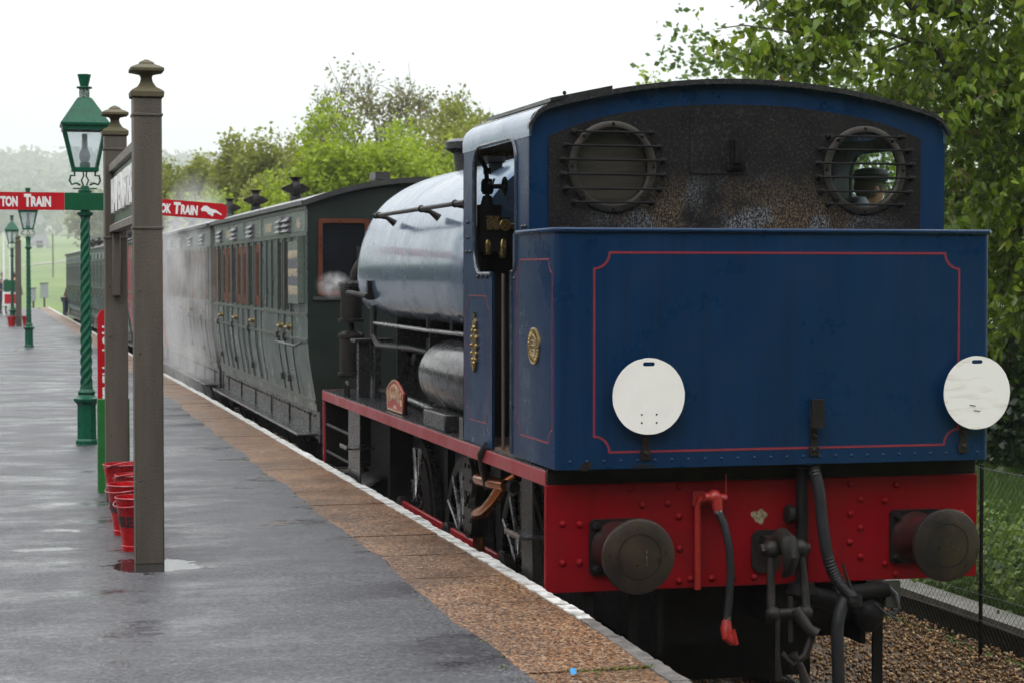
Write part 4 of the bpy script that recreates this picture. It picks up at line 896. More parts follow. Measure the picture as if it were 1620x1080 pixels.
# saddle tank
TP = [(0, 2.635), (.32, 2.618), (.58, 2.555), (.80, 2.46), (.98, 2.33), (1.09, 2.18), (1.165, 2.0), (1.205, 1.82), (1.21, 1.68), (1.19, 1.54), (1.15, 1.44), (1.10, 1.385), (1.04, 1.36)]
def smoothp(P, k=3):
    for _ in range(k - 1):
        Q = [P[0]]
        for a, b_ in zip(P, P[1:]): Q += [(a[0] * .75 + b_[0] * .25, a[1] * .75 + b_[1] * .25), (a[0] * .25 + b_[0] * .75, a[1] * .25 + b_[1] * .75)]
        Q.append(P[-1]); P = Q
    return P
TP = smoothp(TP)
prof = [(-x, z) for x, z in reversed(TP)] + TP[1:] + [(.62, 1.36), (.60, 1.75), (-.60, 1.75), (-.62, 1.36)]
R = []
for y, k, in ((12.93, .975), (12.96, .99), (13.02, 1), (13.5, 1), (14.4, 1), (15.3, 1), (16.2, 1), (17.0, 1), (17.12, .995), (17.22, .98), (17.29, .955), (17.32, .93)):
    R.append([(CX + x * (k if abs(x) > .63 else 1), y, 1.9 + (z - 1.9) * k) for x, z in prof])
tank = MB().rings(R).build("saddle_tank", TANKSHEEN, LO, angle=50)
b = MB()
for y in (13.62, 14.85, 16.1):
    b.rings([[(CX + x * 1.0012 * s, yy, 1.9 + (z - 1.9) * 1.0012 + .001) for x, z in TP[::-1]] + [(CX + x * 1.004 * s, yy, 1.9 + (z - 1.9) * 1.004 + .001) for x, z in TP] for yy in (y, y + .012) for s in (1,)]) if False else None
MB().tube([(CX - 1.198, y, 1.655) for y in (13.0, 14, 15, 16, 16.9)], .0035, 4).build("lining", LINE, tank)
# tank handrail with stanchions
hr = MB().tube([(XL + .02, y, 2.185) for y in (12.66, 13.5, 14.5, 15.83)], .0165, 10); hr.sphere((XL + .02, 15.84, 2.185), .026, 10, 8)
for y in (12.95, 14.05, 15.70): hr.tube([(XL + .02, y, 2.185), (XL + .085, y, 2.165), (XL + .15, y, 2.12)], [.024, .017, .03], 8); hr.sphere((XL + .02, y, 2.185), .028, 10, 8)
hr.build("handrail", IRON, LO)
b = MB().box(CX - 1.235, CX - 1.18, 16.42, 16.50, 1.50, 1.66).tube([(CX - 1.235, 16.46, 1.53), (CX - 1.27, 16.9, 1.55), (CX - 1.27, 17.18, 1.55)], [.022, .022, .026], 8); b.build("lamp_rest", BLACK, LO)
b = MB().lathe((CX - .25, 15.2, 2.60), [(.26, 0), (.26, .06), (.22, .08)], 24).build("filler_lid", BLACK, LO)
MB().lathe((CX - .80, 13.75, 2.43), [(.05, 0), (.05, .07), (.07, .08), (.07, .12), (.03, .15)], 14).build("tank_vent", BLACK, LO)
# boiler, smokebox, chimney, dome
MB().lathe((CX, 12.64, 1.62), [(.60, 0), (.60, 4.9), (.64, 4.92), (.64, 5.55), (.60, 5.6), (.3, 5.68)], 40, 'y').build("boiler_and_smokebox", BLACK, LO)
MB().box(CX - .62, CX + .62, 12.66, 14.3, .64, 1.5).build("firebox", BLACK, LO, bevel=.03)
MB().box(CX - .55, CX + .55, 17.35, 18.2, .64, 1.3).build("smokebox_saddle", BLACK, LO)
MB().lathe((CX, 17.85, 2.2), [(.26, 0), (.20, .06), (.165, .14), (.155, .3), (.165, .52), (.18, .62), (.25, .66), (.255, .72), (.20, .75), (.15, .75)], 32).build("chimney", BLACKG, LO)
# running-plate clutter: pipes, splashers, brackets
b = MB().tube([(XL + .14, 12.66, 1.31), (XL + .14, 14.4, 1.30), (XL + .14, 16.55, 1.305)], .017, 8); b.tube([(XL + .14, 16.6, 1.45), (XL + .14, 16.62, 1.20), (XL + .16, 16.5, 1.12), (XL + .4, 16.2, 1.10), (XL + .6, 15.9, 1.05)], .030, 8)
b.tube([(XL + .45, 16.9, 1.3), (XL + .45, 16.85, .95), (XL + .5, 16.4, .86), (XL + .6, 16.0, .86)], .022, 8).tube([(XL + .3, 17.3, .70), (XL + .3, 15.7, .70), (XL + .2, 14.0, .70)], .025, 8)
b.tube([(XL + .14, 14.4, 1.30), (XL + .14, 14.4, 1.40)], .012, 6).tube([(XL + .14, 13.6, 1.30), (XL + .14, 13.6, 1.40)], .012, 6)
b.build("pipework", GREYST, LO)
b = MB()
for y in (16.3, 15.0): b.box(XL + .28, XL + .62, y, y + .02, .64, 1.4).box(XL + .30, XL + .34, y - .1, y + .12, .64, .72)
b.box(XL + .12, XL + .22, 17.22, 17.32, .64, 1.12).box(XL + .08, XL + .42, 17.18, 17.42, 1.12, 1.15).box(XL + .24, XL + .30, 17.1, 17.3, .64, 1.12)
b.each("bracket", BLACKG, LO, bevel=.004)
for y in (15.95, 14.27):
    MB().lathe((XL + .48, y, ZD - .33), [(.72, 0), (.72, .16)], 40, 'x').build("splasher", BLACK, LO)
b = MB().box(XL + .45, XL + .62, 14.6, 16.9, .64, .95).box(XL + .40, XL + .64, 15.2, 15.7, .95, 1.2); b.lathe((XL + .42, 16.35, 1.0), [(.07, -.05), (.07, .08), (.03, .1)], 14, 'x'); b.lathe((XL + .36, 15.9, 1.02), [(.03, -.03), (.055, -.02), (.055, .02), (.03, .04)], 12, 'x'); b.build("motion_covers", BLACK, LO, bevel=.01)
MB().box(XL + .01, XL + .2, 13.25, 13.95, .64, .76).build("toolbox", BLACKG, LO, bevel=.01); MB().box(XL + .01, XL + .04, 12.68, 12.80, .64, .78).build("step_bracket", BLACKG, LO)
# air reservoir
MB().lathe((XL + .30, 12.66, .985), [(.245, 0), (.252, .02), (.252, 1.62), (.245, 1.68), (.2, 1.75), (.12, 1.78), (.02, 1.79)], 40, 'y').build("air_reservoir", GREYST, LO)
# two stacked pump cylinders by the smokebox
px, py = XL + .155, 17.80
p = MB().lathe((px, py, 0), [(.105, 1.28), (.118, 1.285), (.118, 1.31), (.098, 1.315), (.098, 1.60), (.116, 1.605), (.116, 1.63), (.08, 1.66)], 24).build("air_pump", IRON, LO)
p2 = MB().lathe((px, py, 0), [(.11, .80), (.122, .805), (.122, .83), (.104, .835), (.104, 1.14), (.12, 1.145), (.12, 1.17), (.07, 1.2), (.03, 1.21), (.03, 1.29)], 24).build("air_pump", IRON, LO)
for o_, zz in ((p, 1.64), (p2, 1.18), (p2, .795)):
    bt = MB()
    for k in range(12): bt.lathe((px + .108 * cos(k * pi / 6), py + .108 * sin(k * pi / 6), zz - .02), [(.011, 0), (.011, .02), (.005, .026)], 6)
    bt.build("bolts", IRON, o_)
MB().tube([(px + .03, py, 1.63), (px + .03, py, 1.72), (px + .06, py, 1.80), (px + .09, py, 1.84)], [.04, .04, .03, .03], 8).lathe((px + .09, py - .02, 1.80), [(.035, 0), (.035, .13), (.042, .135), (.042, .17)], 12).lathe((px + .03, py, 1.66), [(.05, 0), (.05, .03)], 12).build("pump_pipe", IRON, LO)
MB().tube([(XL + .04, 17.3, ZD), (XL + .04, 17.3, ZD + .1), (XL + .04, 17.36, ZD + .13), (XL + .04, 17.42, ZD + .1), (XL + .04, 17.42, ZD)], .014, 8).build("grab_hook", IRON, LO)
# nameplate with curved top
np_o = [(15.52, .655), (14.93, .655), (14.90, .80), (15.20, .905), (15.55, .815)]
np_s = [(15.53, .655), (14.94, .655), (14.90, .805), (15.03, .855), (15.15, .885), (15.24, .893), (15.33, .885), (15.45, .85), (15.56, .805)]
npl = MB().plate(np_s, 'yz', XL + .055, XL + .07).build("nameplate", M("nameplate_red", (.36, .03, .03), (.28, .03, .03), rough=.35), LO, smooth=False)
MB().strip(np_s, 'yz', XL + .055, XL + .050, .011).build("rim", M("plate_brass", (.62, .42, .26), (.5, .34, .2), rough=.35, metal=.5), npl, smooth=False)
b = MB(); word = "WAGGONER"
for i, ch in enumerate(word):
    yc = 15.49 - i * .0705; zb = .705 + .035 * (1 - ((i - 3.5) / 3.5) ** 2); zt = .80 + .063 * (1 - ((i - 3.5) / 3.8) ** 2)
    lettering(ch, .058, zt - zb, lambda x, y, t, yc=yc, zb=zb: (XL + .055 - t * .006, yc - x, zb + y), None, None, bold=.03, mb=b)
b.plate([(15.30, .672), (15.18, .672), (15.20, .69), (15.24, .70), (15.28, .69)], 'yz', XL + .055, XL + .05)
b.build("lettering", bpy.data.materials["plate_brass"], npl, smooth=False)
MB().box(XL + .07, XL + .10, 14.96, 15.5, .64, .80).build("plate_bracket", BLACK, LO)
# footsteps
for y, zt in ((16.75, .25), (10.98, .235)):
    st = MB().box(XL + .0, XL + .012, y - .16 * (y > 12) - .09, y + .16 * (y > 12) + .15, -.35, .545).build("footstep", BLACKG if y > 12 else IRON, LO)
    MB().box(XL - .10, XL + .14, y - .17, y + .17, zt - .015, zt).build("tread", BLACKG, st); MB().box(XL - .10, XL + .14, y - .17, y + .17, -.30, -.285).build("tread", BLACKG, st)
    MB().box(XL - .10, XL - .09, y - .17, y + .17, zt, zt + .02).build("tread_lip", STEEL, st)
b = MB()
for z in (.32, .07): b.tube([(XL + .03, 17.0, z), (XL + .03, 18.4, z)], .014, 6)
b.box(XL + .35, XL + .5, 17.0, 17.9, -.45, .5).box(XL + .2, XL + .4, 16.2, 16.3, -.4, .55); b.build("cylinder_gear", BLACK, LO)
MB().lathe((XL + .34, 17.0, -.27), [(.21, 0), (.23, .03), (.23, .62), (.2, .66)], 24, 'y').build("cylinder", BLACK, LO)
# wheels (three each side) with rods
def wheel(y, side, crank):
    x = CX + side * .84; rim = MB(); xo = x + side * .06
    w = MB().lathe((min(x, xo), y, -.272), [(.56, 0), (.648, 0), (.648, abs(xo - x)), (.56, abs(xo - x))], 56, 'x', cap=False); w.rings([], False) if False else None
    w.f.append(()) if False else None
    tyre = w.build("driving_wheel", BLACKG, LO)
    R = []
    for rr, xx in ((.565, xo - side * .005), (.62, xo + side * .0), (.648, xo + side * .0), (.65, xo + side * .004), (.60, xo + side * .008), (.565, xo + side * .004)): R.append([(xx, y + rr * cos(2 * pi * i / 56), -.272 + rr * sin(2 * pi * i / 56)) for i in range(56)])
    MB().rings(R, cap=False).build("tyre", IRON, tyre)
    sp_ = MB()
    for k in range(14):
        a = 2 * pi * k / 14 + .12 + crank; sp_.tube([(xo, y + .1 * cos(a), -.272 + .1 * sin(a)), (xo, y + .34 * cos(a), -.272 + .34 * sin(a)), (xo, y + .58 * cos(a), -.272 + .58 * sin(a))], [.038, .022, .026], 8)
    sp_.build("spokes", STEEL if side < 0 else IRON, tyre)
    MB().lathe((xo - .03, y, -.272), [(.15, 0), (.15, .05), (.12, .07), (.05, .075)], 24, 'x').build("hub", BLACKG, tyre)
    cw = [(y + .60 * cos(a), -.272 + .60 * sin(a)) for a in np.linspace(.55 + 1.57, 2.6 + 1.57 - .6, 14)]; cw += [(y + .36 * cos(a), -.272 + .36 * sin(a)) for a in np.linspace(2.6 + 1.57 - .6, .55 + 1.57, 8)]
    MB().plate([(yy, zz) for yy, zz in cw], 'yz', xo + side * .0, xo + side * .03).build("counterweight", IRON, tyre)
for y in (15.95, 14.27, 12.59):
    for sd_ in (-1, 1): wheel(y, sd_, y)
for y in (15.95, 14.27, 12.59): MB().tube([(CX - .84, y, -.272), (CX + .84, y, -.272)], .085, 16).build("axle", BLACK, LO)
rx = CX - 1.03
for (ya, yb) in ((12.75, 14.15), (14.45, 15.95)):
    MB().box(rx - .015, rx + .015, ya, yb, -.26, -.13).build("coupling_rod", M("rod_red", (.38, .012, .018), (.22, .012, .015), rough=.35, vs=8), LO, bevel=.01)
b = MB()
for y in (12.59, 14.27, 16.05): b.lathe((rx - .03, y, -.22), [(.10, 0), (.115, .01), (.115, .06), (.10, .08)], 20, 'x').lathe((rx - .06, y, -.22), [(.045, 0), (.05, .03)], 12, 'x')
b.each("rod_bush", IRON, LO)
b = MB().tube([(rx + .02, 12.9, -.24), (rx + .02, 15.9, -.24)], .02, 6)
for y in (13.43, 15.11): b.box(CX - .86, CX - .74, y - .06, y + .06, -.5, .5)
b.build("brake_gear", BLACK, LO)
# injector with copper pipes below the footplate
ij = MB().lathe((XL + .11, 12.82, .36), [(.14, -.04), (.14, .0), (.09, .01), (.06, .06)], 24, 'x').lathe((XL + .11, 12.82, .10), [(.13, -.04), (.13, .0), (.09, .01), (.06, .06)], 24, 'x')
ij.tube([(XL + .15, 12.82, .45), (XL + .15, 12.82, -.02)], [.075, .07], 14)
for cz in (.36, .10):
    for k in range(6): ij.lathe((XL + .06, 12.82 + .105 * cos(k * pi / 3), cz + .105 * sin(k * pi / 3)), [(.016, 0), (.016, .02)], 6, 'x')
ij.lathe((XL + .10, 12.80, .23), [(.06, -.03), (.08, .0), (.06, .04)], 12, 'x').box(XL + .1, XL + .2, 12.7, 12.95, .42, .52).build("injector", IRON, LO)
b = MB().tube([(XL + .13, 12.80, .375), (XL + .09, 12.55, .385), (XL + .09, 12.2, .40), (XL + .12, 11.98, .405)], [.038, .041, .040, .036], 12)
b.tube([(XL + .13, 12.80, .12), (XL + .09, 12.62, .15), (XL + .09, 12.40, .20), (XL + .10, 12.2, .29), (XL + .12, 12.08, .38), (XL + .2, 12.0, .46)], .040, 12)
b.tube([(XL + .15, 12.82, .02), (XL + .15, 12.82, -.5)], .042, 12); b.build("copper_pipe", COPPER, LO)
MB().tube([(XL + .0, 11.98, .66), (XL - .02, 12.06, .60), (XL + .02, 12.18, .50), (XL + .06, 12.26, .42), (XL + .08, 12.3, .36)], .024, 10).lathe((XL + .16, 11.95, .40), [(.035, -.04), (.045, 0), (.04, .04)], 12, 'y').build("overflow_hose", RUBBER, LO)
# rear drawhook and screw coupling
ck = MB().plate(rrect(CX - .10, CX + .075, .03, .27, .05), 'xz', 10.5585, 10.54).box(CX - .05, CX + .02, 10.40, 10.545, .16, .24)
ck.tube([(CX - .03, 10.42, .20), (CX - .03, 10.34, .23), (CX - .03, 10.26, .27), (CX - .03, 10.18, .25), (CX - .03, 10.14, .17), (CX - .03, 10.17, .09), (CX - .03, 10.23, .06)], [.045, .045, .05, .052, .048, .036, .02], 12)
dh = ck.build("drawhook", IRON, LO)
cpl = MB()
for s_, xx in ((-1, CX - .115), (1, CX + .055)):
    cpl.tube([(xx, 10.22, .20), (xx + s_ * .012, 10.19, .05), (xx + s_ * .018, 10.17, -.10), (xx + s_ * .01, 10.16, -.14)], [.024, .023, .024, .034], 10)
    cpl.sphere((xx, 10.22, .205), .052, 12, 8); cpl.sphere((xx + s_ * .01, 10.16, -.14), .044, 12, 8)
cpl.tube([(CX - .16, 10.22, .205), (CX + .11, 10.22, .205)], .028, 12).tube([(CX - .18, 10.22, .205), (CX - .16, 10.22, .205)], .036, 6).tube([(CX - .12, 10.16, -.14), (CX + .07, 10.16, -.14)], .028, 12)
cpl.tube([(CX - .02, 10.17, -.05), (CX - .02, 10.16, -.3)], .016, 8)
cpl.tube([(CX + .0, 10.15, -.12), (CX + .06, 10.10, -.22), (CX + .1, 10.08, -.25)], [.035, .03, .036], 10)
cpl.tube([(CX - .10, 10.15, -.16), (CX - .11, 10.13, -.35), (CX - .10, 10.13, -.50)], [.014, .013, .02], 8)
cpl.tube([(CX - .08, 10.15, -.36), (CX - .02, 10.13, -.42), (CX + .05, 10.12, -.37), (CX + .09, 10.12, -.26)], .022, 10)
cpl.tube([(CX - .02, 10.14, -.36), (CX + .03, 10.12, -.45), (CX + .05, 10.12, -.52)], [.03, .022, .03], 10)
cpl.build("screw_coupling", IRON, LO)
# air brake hose on its red pipe
b = MB().tube([(3.785, 10.53, -.05), (3.785, 10.53, .42), (3.80, 10.52, .46), (3.85, 10.48, .47)], .019, 10); b.box(3.76, 3.83, 10.54, 10.557, .42, .50)
b.sphere((3.86, 10.47, .475), .042, 12, 8).tube([(3.80, 10.47, .475), (3.93, 10.47, .465)], [.028, .024], 10).tube([(3.93, 10.47, .46), (3.93, 10.47, .60)], .004, 5).tube([(3.87, 10.46, .47), (3.875, 10.45, .40)], [.034, .028], 10)
b.build("brake_pipe", M("valve_red", (.34, .018, .014), (.2, .014, .012), rough=.4, vs=30), LO)
hs_ = MB().tube([(3.875, 10.45, .40), (3.90, 10.42, .33), (3.925, 10.40, .20), (3.935, 10.40, .05), (3.925, 10.40, -.08), (3.912, 10.40, -.20)], .0225, 12).build("brake_hose", RUBBER, LO)
MB().tube([(3.875, 10.45, .405), (3.878, 10.448, .385)], .026, 12).tube([(3.912, 10.40, -.185), (3.911, 10.40, -.205)], .026, 12).build("hose_clip", STEEL, hs_)
MB().tube([(3.911, 10.40, -.20), (3.905, 10.395, -.25), (3.91, 10.38, -.30), (3.94, 10.37, -.335)], [.024, .034, .036, .02], 12).tube([(3.93, 10.37, -.26), (3.955, 10.36, -.34)], [.02, .014], 8).build("hose_coupling", bpy.data.materials["valve_red"], hs_)
# vacuum pipe, ribbed hose and steam heat hose
MB().tube([(4.40, 10.50, .62), (4.40, 10.50, -.06)], .035, 12).lathe((4.37, 10.50, .36), [(.04, -.07), (.055, -.06), (.055, -.03), (.04, -.02)], 12, 'x').lathe((4.40, 10.5, -.06), [(.07, -.06), (.09, -.03), (.07, .03)], 14).build("vacuum_pipe", BLACK, LO)
def ribbed(pts, r, n=90, amp=.12, seg=12):
    P = [Vector(p) for p in pts]; out = []
    for i in range(n + 1):
        t = i / n * (len(P) - 1); k = min(int(t), len(P) - 2); f = t - k
        p0, p1, p2, p3 = P[max(k - 1, 0)], P[k], P[k + 1], P[min(k + 2, len(P) - 1)]
        out.append(.5 * ((2 * p1) + (p2 - p0) * f + (2 * p0 - 5 * p1 + 4 * p2 - p3) * f * f + (3 * p1 - p0 - 3 * p2 + p3) * f ** 3))
    return MB().tube(out, [r * (1 + amp * (i % 2)) for i in range(n + 1)], seg)
ribbed([(4.445, 10.45, .64), (4.47, 10.42, .50), (4.485, 10.40, .30), (4.51, 10.38, .12), (4.56, 10.37, .0), (4.62, 10.36, -.07), (4.66, 10.36, -.115)], .032).build("vacuum_hose", RUBBER, LO)
MB().tube([(4.66, 10.36, -.09), (4.66, 10.36, -.15)], [.045, .05], 12).sphere((4.655, 10.36, -.13), .05, 12, 8).build("hose_coupling", BLACK, LO)
ribbed([(4.66, 10.40, -.06), (4.60, 10.38, -.14), (4.56, 10.36, -.26), (4.558, 10.35, -.42), (4.565, 10.35, -.60), (4.57, 10.36, -.78)], .036, amp=.05).build("steam_heat_hose", RUBBER, LO)
MB().tube([(4.575, 10.33, .10), (4.60, 10.33, .02), (4.63, 10.34, -.05)], [.006, .009, .012], 6).build("hose_hook", IRON, LO)
MB().box(CX + .02, CX + .75, 10.62, 10.9, -.28, -.06).tube([(4.62, 10.55, -.12), (4.95, 10.55, -.10)], .05, 10).tube([(4.42, 10.55, -.1), (4.7, 10.55, -.18)], .06, 10).build("drag_box", BLACK, LO)
b = MB().lathe((4.835, 10.55, -.245), [(.01, -.10), (.04, -.085), (.085, -.03), (.092, .02), (.07, .07), (.03, .09), (.022, .14)], 16); b.build("drain_valve", BLACK, LO)
MB().tube([(4.92, 10.55, -.05), (4.98, 10.5, -.12), (5.0, 10.5, -.20), (4.97, 10.49, -.235), (4.92, 10.48, -.22)], .014, 8).tube([(4.84, 10.48, -.16), (4.90, 10.46, -.22), (4.98, 10.46, -.26)], .007, 6).box(4.93, 5.02, 10.52, 10.56, -.2, -.05).build("pipe_end", GREYST, LO)
b = MB()
for sx in (-.75, .75):
    b.box(CX + sx - .03, CX + sx + .03, 10.7, 10.72, -.70, -.05)
b.each("rail_guard", BLACK, LO)

# white headcode discs standing on the lamp irons
def disc(cx, cz, label, four):
    o_ = (cx, 10.352, cz - .2)
    holes = [[(cx + x, cz + z) for x, z in rrect(-.034, .034, .165, .187, .0105, 4)]]
    if four:
        for dx in (-.04, .045):
            for dz in (-.10, -.145): holes.append(circ(cx + dx, cz + dz, .006, 10))
    rr = random.Random(int(cx * 100)); outer = [(cx + .2075 * cos(a) * (1 + rr.uniform(-.006, .004)), cz + .2095 * sin(a) * (1 + rr.uniform(-.006, .004))) for a in np.linspace(0, 2 * pi, 61)[:-1]]
    d = MB().plate(outer, 'xz', 10.335, 10.339, holes).build("headcode_disc", WHITEP if four else M("disc_white_scuffed", (.84, .83, .80), (.62, .59, .54), rough=.5, vs=7, stretch=(.5, 1, 3), lo=.52, hi=.7), None, smooth=False, origin=o_)
    tag(d, label, "signal disc", "white headcode discs on the bunker")
    if four: pass
    else:
        MB().tube([(cx - .02, 10.333, cz - .1), (cx + .02, 10.333, cz - .105)], .002, 4).tube([(cx - .045, 10.333, cz - .07), (cx - .01, 10.333, cz - .075)], .002, 4).build("dent", IRON, d)
disc(3.43, 1.052, "clean white disc with four small holes, left one on the blue bunker", True)
disc(5.40, 1.043, "scuffed white disc overhanging the right edge of the blue bunker", False)

# ================================================================ THE CARRIAGES
def sidex(z): return float(np.interp(z, [.30, .42, .55, .72, .90, 1.08, 3], [1.14, 1.15, 1.17, 1.20, 1.225, 1.235, 1.235]))
def carriage(label, Y0, L, body, detail=2, group="carriages of the train", top=0.0, panes=None, near=False, droplight=DROP, rz=0.0, dx=0.0):
    t = thing("railway_carriage", label, "carriage", (0, 0, RAILZ), group)
    zs = [.34, .42, .55, .72, .90, 1.08, 2.405 + top]
    sec = [(-sidex(z), z) for z in zs] + [(-1.0, 2.50 + top), (0, 2.55 + top), (1.0, 2.50 + top)] + [(sidex(z), z) for z in reversed(zs)]
    MB().rings([[(x, y, z) for x, z in sec] for y in (0, L)]).build("body", body, t, angle=30)
    def rz_(x): return 2.445 + top + (.245) * (1 - (abs(x) / 1.28) ** 2.0)
    xs_ = np.linspace(-1.285, 1.285, 25)
    R = [[(x, y, rz_(x)) for x in xs_] + [(x, y, rz_(x) - .035) for x in xs_[::-1]] for y in (-.05, L + .05)]
    rf = MB().rings(R).build("roof", ROOFG, t, angle=30)
    MB().rings([[(x, y, rz_(x) + .004) for x in xs_] + [(x, y, rz_(x) - .05) for x in xs_[::-1]] for y in (-.075, -.048)]).build("roof_edge", ROOFK, rf, angle=30)
    MB().box(-1.30, -1.27, -.05, L + .05, 2.405 + top, 2.45 + top).build("gutter", ROOFK, rf)
    W = panes; half = -1
    mo = MB(); X = lambda z, p: -sidex(z) - p
    def hrail(z, h, p, y0=0, y1=L, m=None): (m or mo).box(X(z, p), X(z, -.01), y0, y1, z - h / 2, z + h / 2)
    hrail(1.30, .035, .012); hrail(1.05, .028, .012); hrail(2.385 + top, .04, .012); hrail(2.115, .03, .01); hrail(.44, .035, .012, 0, L)
    def vline(y, w, p, m, z0=.46, z1=1.29):
        zz = [z for z in (z0, .55, .72, .90, 1.08, z1) if z0 <= z <= z1]
        m.rings([[(X(z, p), y - w / 2, z), (X(z, p), y + w / 2, z), (X(z, -.01), y + w / 2, z), (X(z, -.01), y - w / 2, z)] for z in zz])
    dk = MB()
    for (ya, yb, kind) in W:
        ya -= 19.8; yb -= 19.8
        if kind == 'batten':
            for y in (ya, yb): dk.box(-1.249, -1.23, y - .02, y + .02, 1.33, 2.09)
            continue
        if kind in ('dark', 'guard'):
            wd = MB().box(-1.240, -1.236, ya, yb, 1.34, 2.06).build("window", GLASSC, t, smooth=False)
            if detail > 1:
                MB().box(-1.2385, -1.2362, ya - .09, ya, 1.34, 2.06).build("window_reveal", FASCIA, wd, smooth=False) if kind == 'dark' else None
                for y in (ya - .025, yb + .025): mo.box(-1.255, -1.23, y - .025, y + .025, 1.32, 2.10)
            # door round each droplight: hinges, brass handle, louvred vent over it
            d = MB(); w_ = (yb - ya)
            dr = MB()
            for y in (ya - .07, yb + .07): vline(y, .022, .008, dr)
            dr.build("door", body if detail < 2 else M("door_edge_dark", (.02, .03, .025), rough=.5), t) if False else None
            do = dr.build("door", ROOFK, t)
            if detail > 0:
                b = MB().tube([(X(1.15, .035), ya + .02, 1.16), (X(1.15, .045), ya + .18, 1.155)], .014, 8); b.lathe((X(1.15, .0), ya + .1, 1.155), [(.03, 0), (.03, -.04)], 10, 'x'); b.box(X(1.15, .004), X(1.15, -.005), ya + .2, ya + .36, 1.10, 1.20); b.build("handle", BRASS, do)
                b = MB()
                for z in (.60, 1.05): b.box(X(z, .035), X(z, -.01), yb + .03, yb + .12, z - .035, z + .035)
                b.build("hinge", ROOFK, do)
                b = MB()
                for k in range(3): z = 2.30 - k * .055; b.add([(-1.235, ya - .03, z + .03), (-1.235, yb + .03, z + .03), (-1.29, yb + .03, z - .028), (-1.29, ya - .03, z - .028), (-1.235, ya - .03, z - .03), (-1.235, yb + .03, z - .03)], [(0, 1, 2, 3), (3, 2, 5, 4), (0, 3, 4), (1, 5, 2), (0, 4, 5, 1)])
                b.build("louvre_vent", ROOFG, do, smooth=False)
        else:
            wd = MB().plate(rrect(ya, yb, 1.34, 2.06, .02, 2), 'yz', -1.236, -1.246, holes=[rrect(ya + .13, yb - .13, 1.45, 1.97, .015, 2)] if (yb - ya) > .35 else ()).build("window", droplight, t, smooth=False)
            MB().box(-1.240, -1.2365, ya + .11, yb - .11, 1.42, 1.99).build("pane", GLASSC, wd, smooth=False)
            for y in (ya - .03, yb + .03): mo.box(-1.252, -1.23, y - .02, y + .02, 1.32, 2.10)
            for y in (ya, yb): vline(y, .014, .006, dk)
    hrail(.385, .0, .0) if False else None
    mo.build("mouldings", MOULD if detail > 1 else FASCIA, t); dk.build("dark_battens", ROOFK, t)  # dark lines along door edges and window battens
    if detail > 1:
        fp = MB()
        for k in range(5): fp.box(-1.2385, -1.234, .12 + k * 1.74, .12 + k * 1.74 + 1.5, 2.15, 2.35)
        fp.build("fascia_panel", FASCIA, t, smooth=False)
    # underframe
    MB().box(-1.12, -1.06, 0, L, .06, .33).box(1.06, 1.12, 0, L, .06, .33).build("solebar", BLACKG, t)
    st = MB().box(-1.30, -1.04, .25, L - .3, .075, .105).build("footboard", BLACKG, t, bevel=.01)
    MB().box(-1.303, -1.298, .25, L - .3, .085, .107).build("worn_edge", GREYST, st)
    b = MB()
    for y in np.arange(.6, L - .3, 1.5): b.box(-1.13, -1.06, y, y + .03, .0, .30).tube([(-1.2, y, .08), (-1.05, y, -.3)], .015, 6)
    for y in np.arange(.3, L - .3, .22): b.sphere((-1.122, y, .28), .012, 6, 4)
    b.box(-.9, .9, .3, L - .3, -.25, .3); b.build("underframe", BLACK, t)
    for y in (1.9, L - 1.9):
        for s in (-1, 1):
            w = MB().lathe((s * .80 - .06, y, -.45), [(.47, 0), (.47, .12), (.40, .12), (.40, .05)], 32, 'x').build("wheel", BLACK, t)
            MB().box(s * 1.0 - .05, s * 1.0 + .05, y - .14, y + .14, -.55, -.1).build("axlebox", BLACK, w)
    for ye, s in ((0, -1), (L, 1)):
        MB().box(-1.13, 1.13, ye + s * .0, ye + s * .09, .03, .34).build("headstock", BLACKG, t)
        for x in (-.87, .87): MB().lathe((x, ye + s * .09, .14), [(.10, 0), (.08, s * .25), (.05, s * .26), (.05, s * .38), (.17, s * .40), (.17, s * .43), (.02, s * .44)], 20, 'y').build("buffer", BLACK, t)
    def vent(y, x=-.8):
        z = rz_(x); b = MB().lathe((x, y, z), [(.075, -.03), (.07, .05), (.05, .08)], 12)
        b.lathe((x, y, z + .13), [(.015, -.17), (.03, -.15), (.085, -.06), (.095, 0), (.085, .06), (.03, .15), (.015, .17)], 4, 'x', rot=pi / 4)
        b.lathe((x, y, z + .13), [(.10, -.045), (.115, -.02), (.115, .02), (.10, .045)], 12, 'x').lathe((x, y, z + .2), [(.05, 0), (.045, .03), (.08, .06), (.08, .07)], 10)
        b.build("roof_ventilator", IRON, t)
    if detail > 0:
        for y in ((3.8, 7.6) if near else (1.4, 5.2, 7.6)): vent(y)
    if near:
        # end wall: varnished end window, gold lining, number ring
        for s in (-1, 1):
            xc = s * .87; w = MB().plate(rrect(xc - .26, xc + .26, 1.50, 2.27, .02, 2), 'xz', -.001, -.03, holes=[rrect(xc - .215, xc + .215, 1.545, 2.225, .02, 2)]).build("end_window", ORANGE, t, smooth=False)
            MB().box(xc - .22, xc + .22, -.008, -.002, 1.54, 2.23).build("pane", GLASSK, w, smooth=False)
            MB().box(xc - .31, xc + .31, -.03, -.001, 1.455, 1.49).build("sill", ROOFK, w)
            b = MB().strip(rrect(-1.13 if s < 0 else .05, -.05 if s < 0 else 1.13, .62, 1.40, .02, 2), 'xz', -.0005, -.003, .008)
            zz = [(s * 1.10, 2.37)] + [(s * x, rz_(x) - .10) for x in (1.08, .9, .6, .3, .04)] + [(s * .04, 2.37)]
            b.strip(zz, 'xz', -.0005, -.003, .008); b.build("gold_lining", GOLD, t, smooth=False)
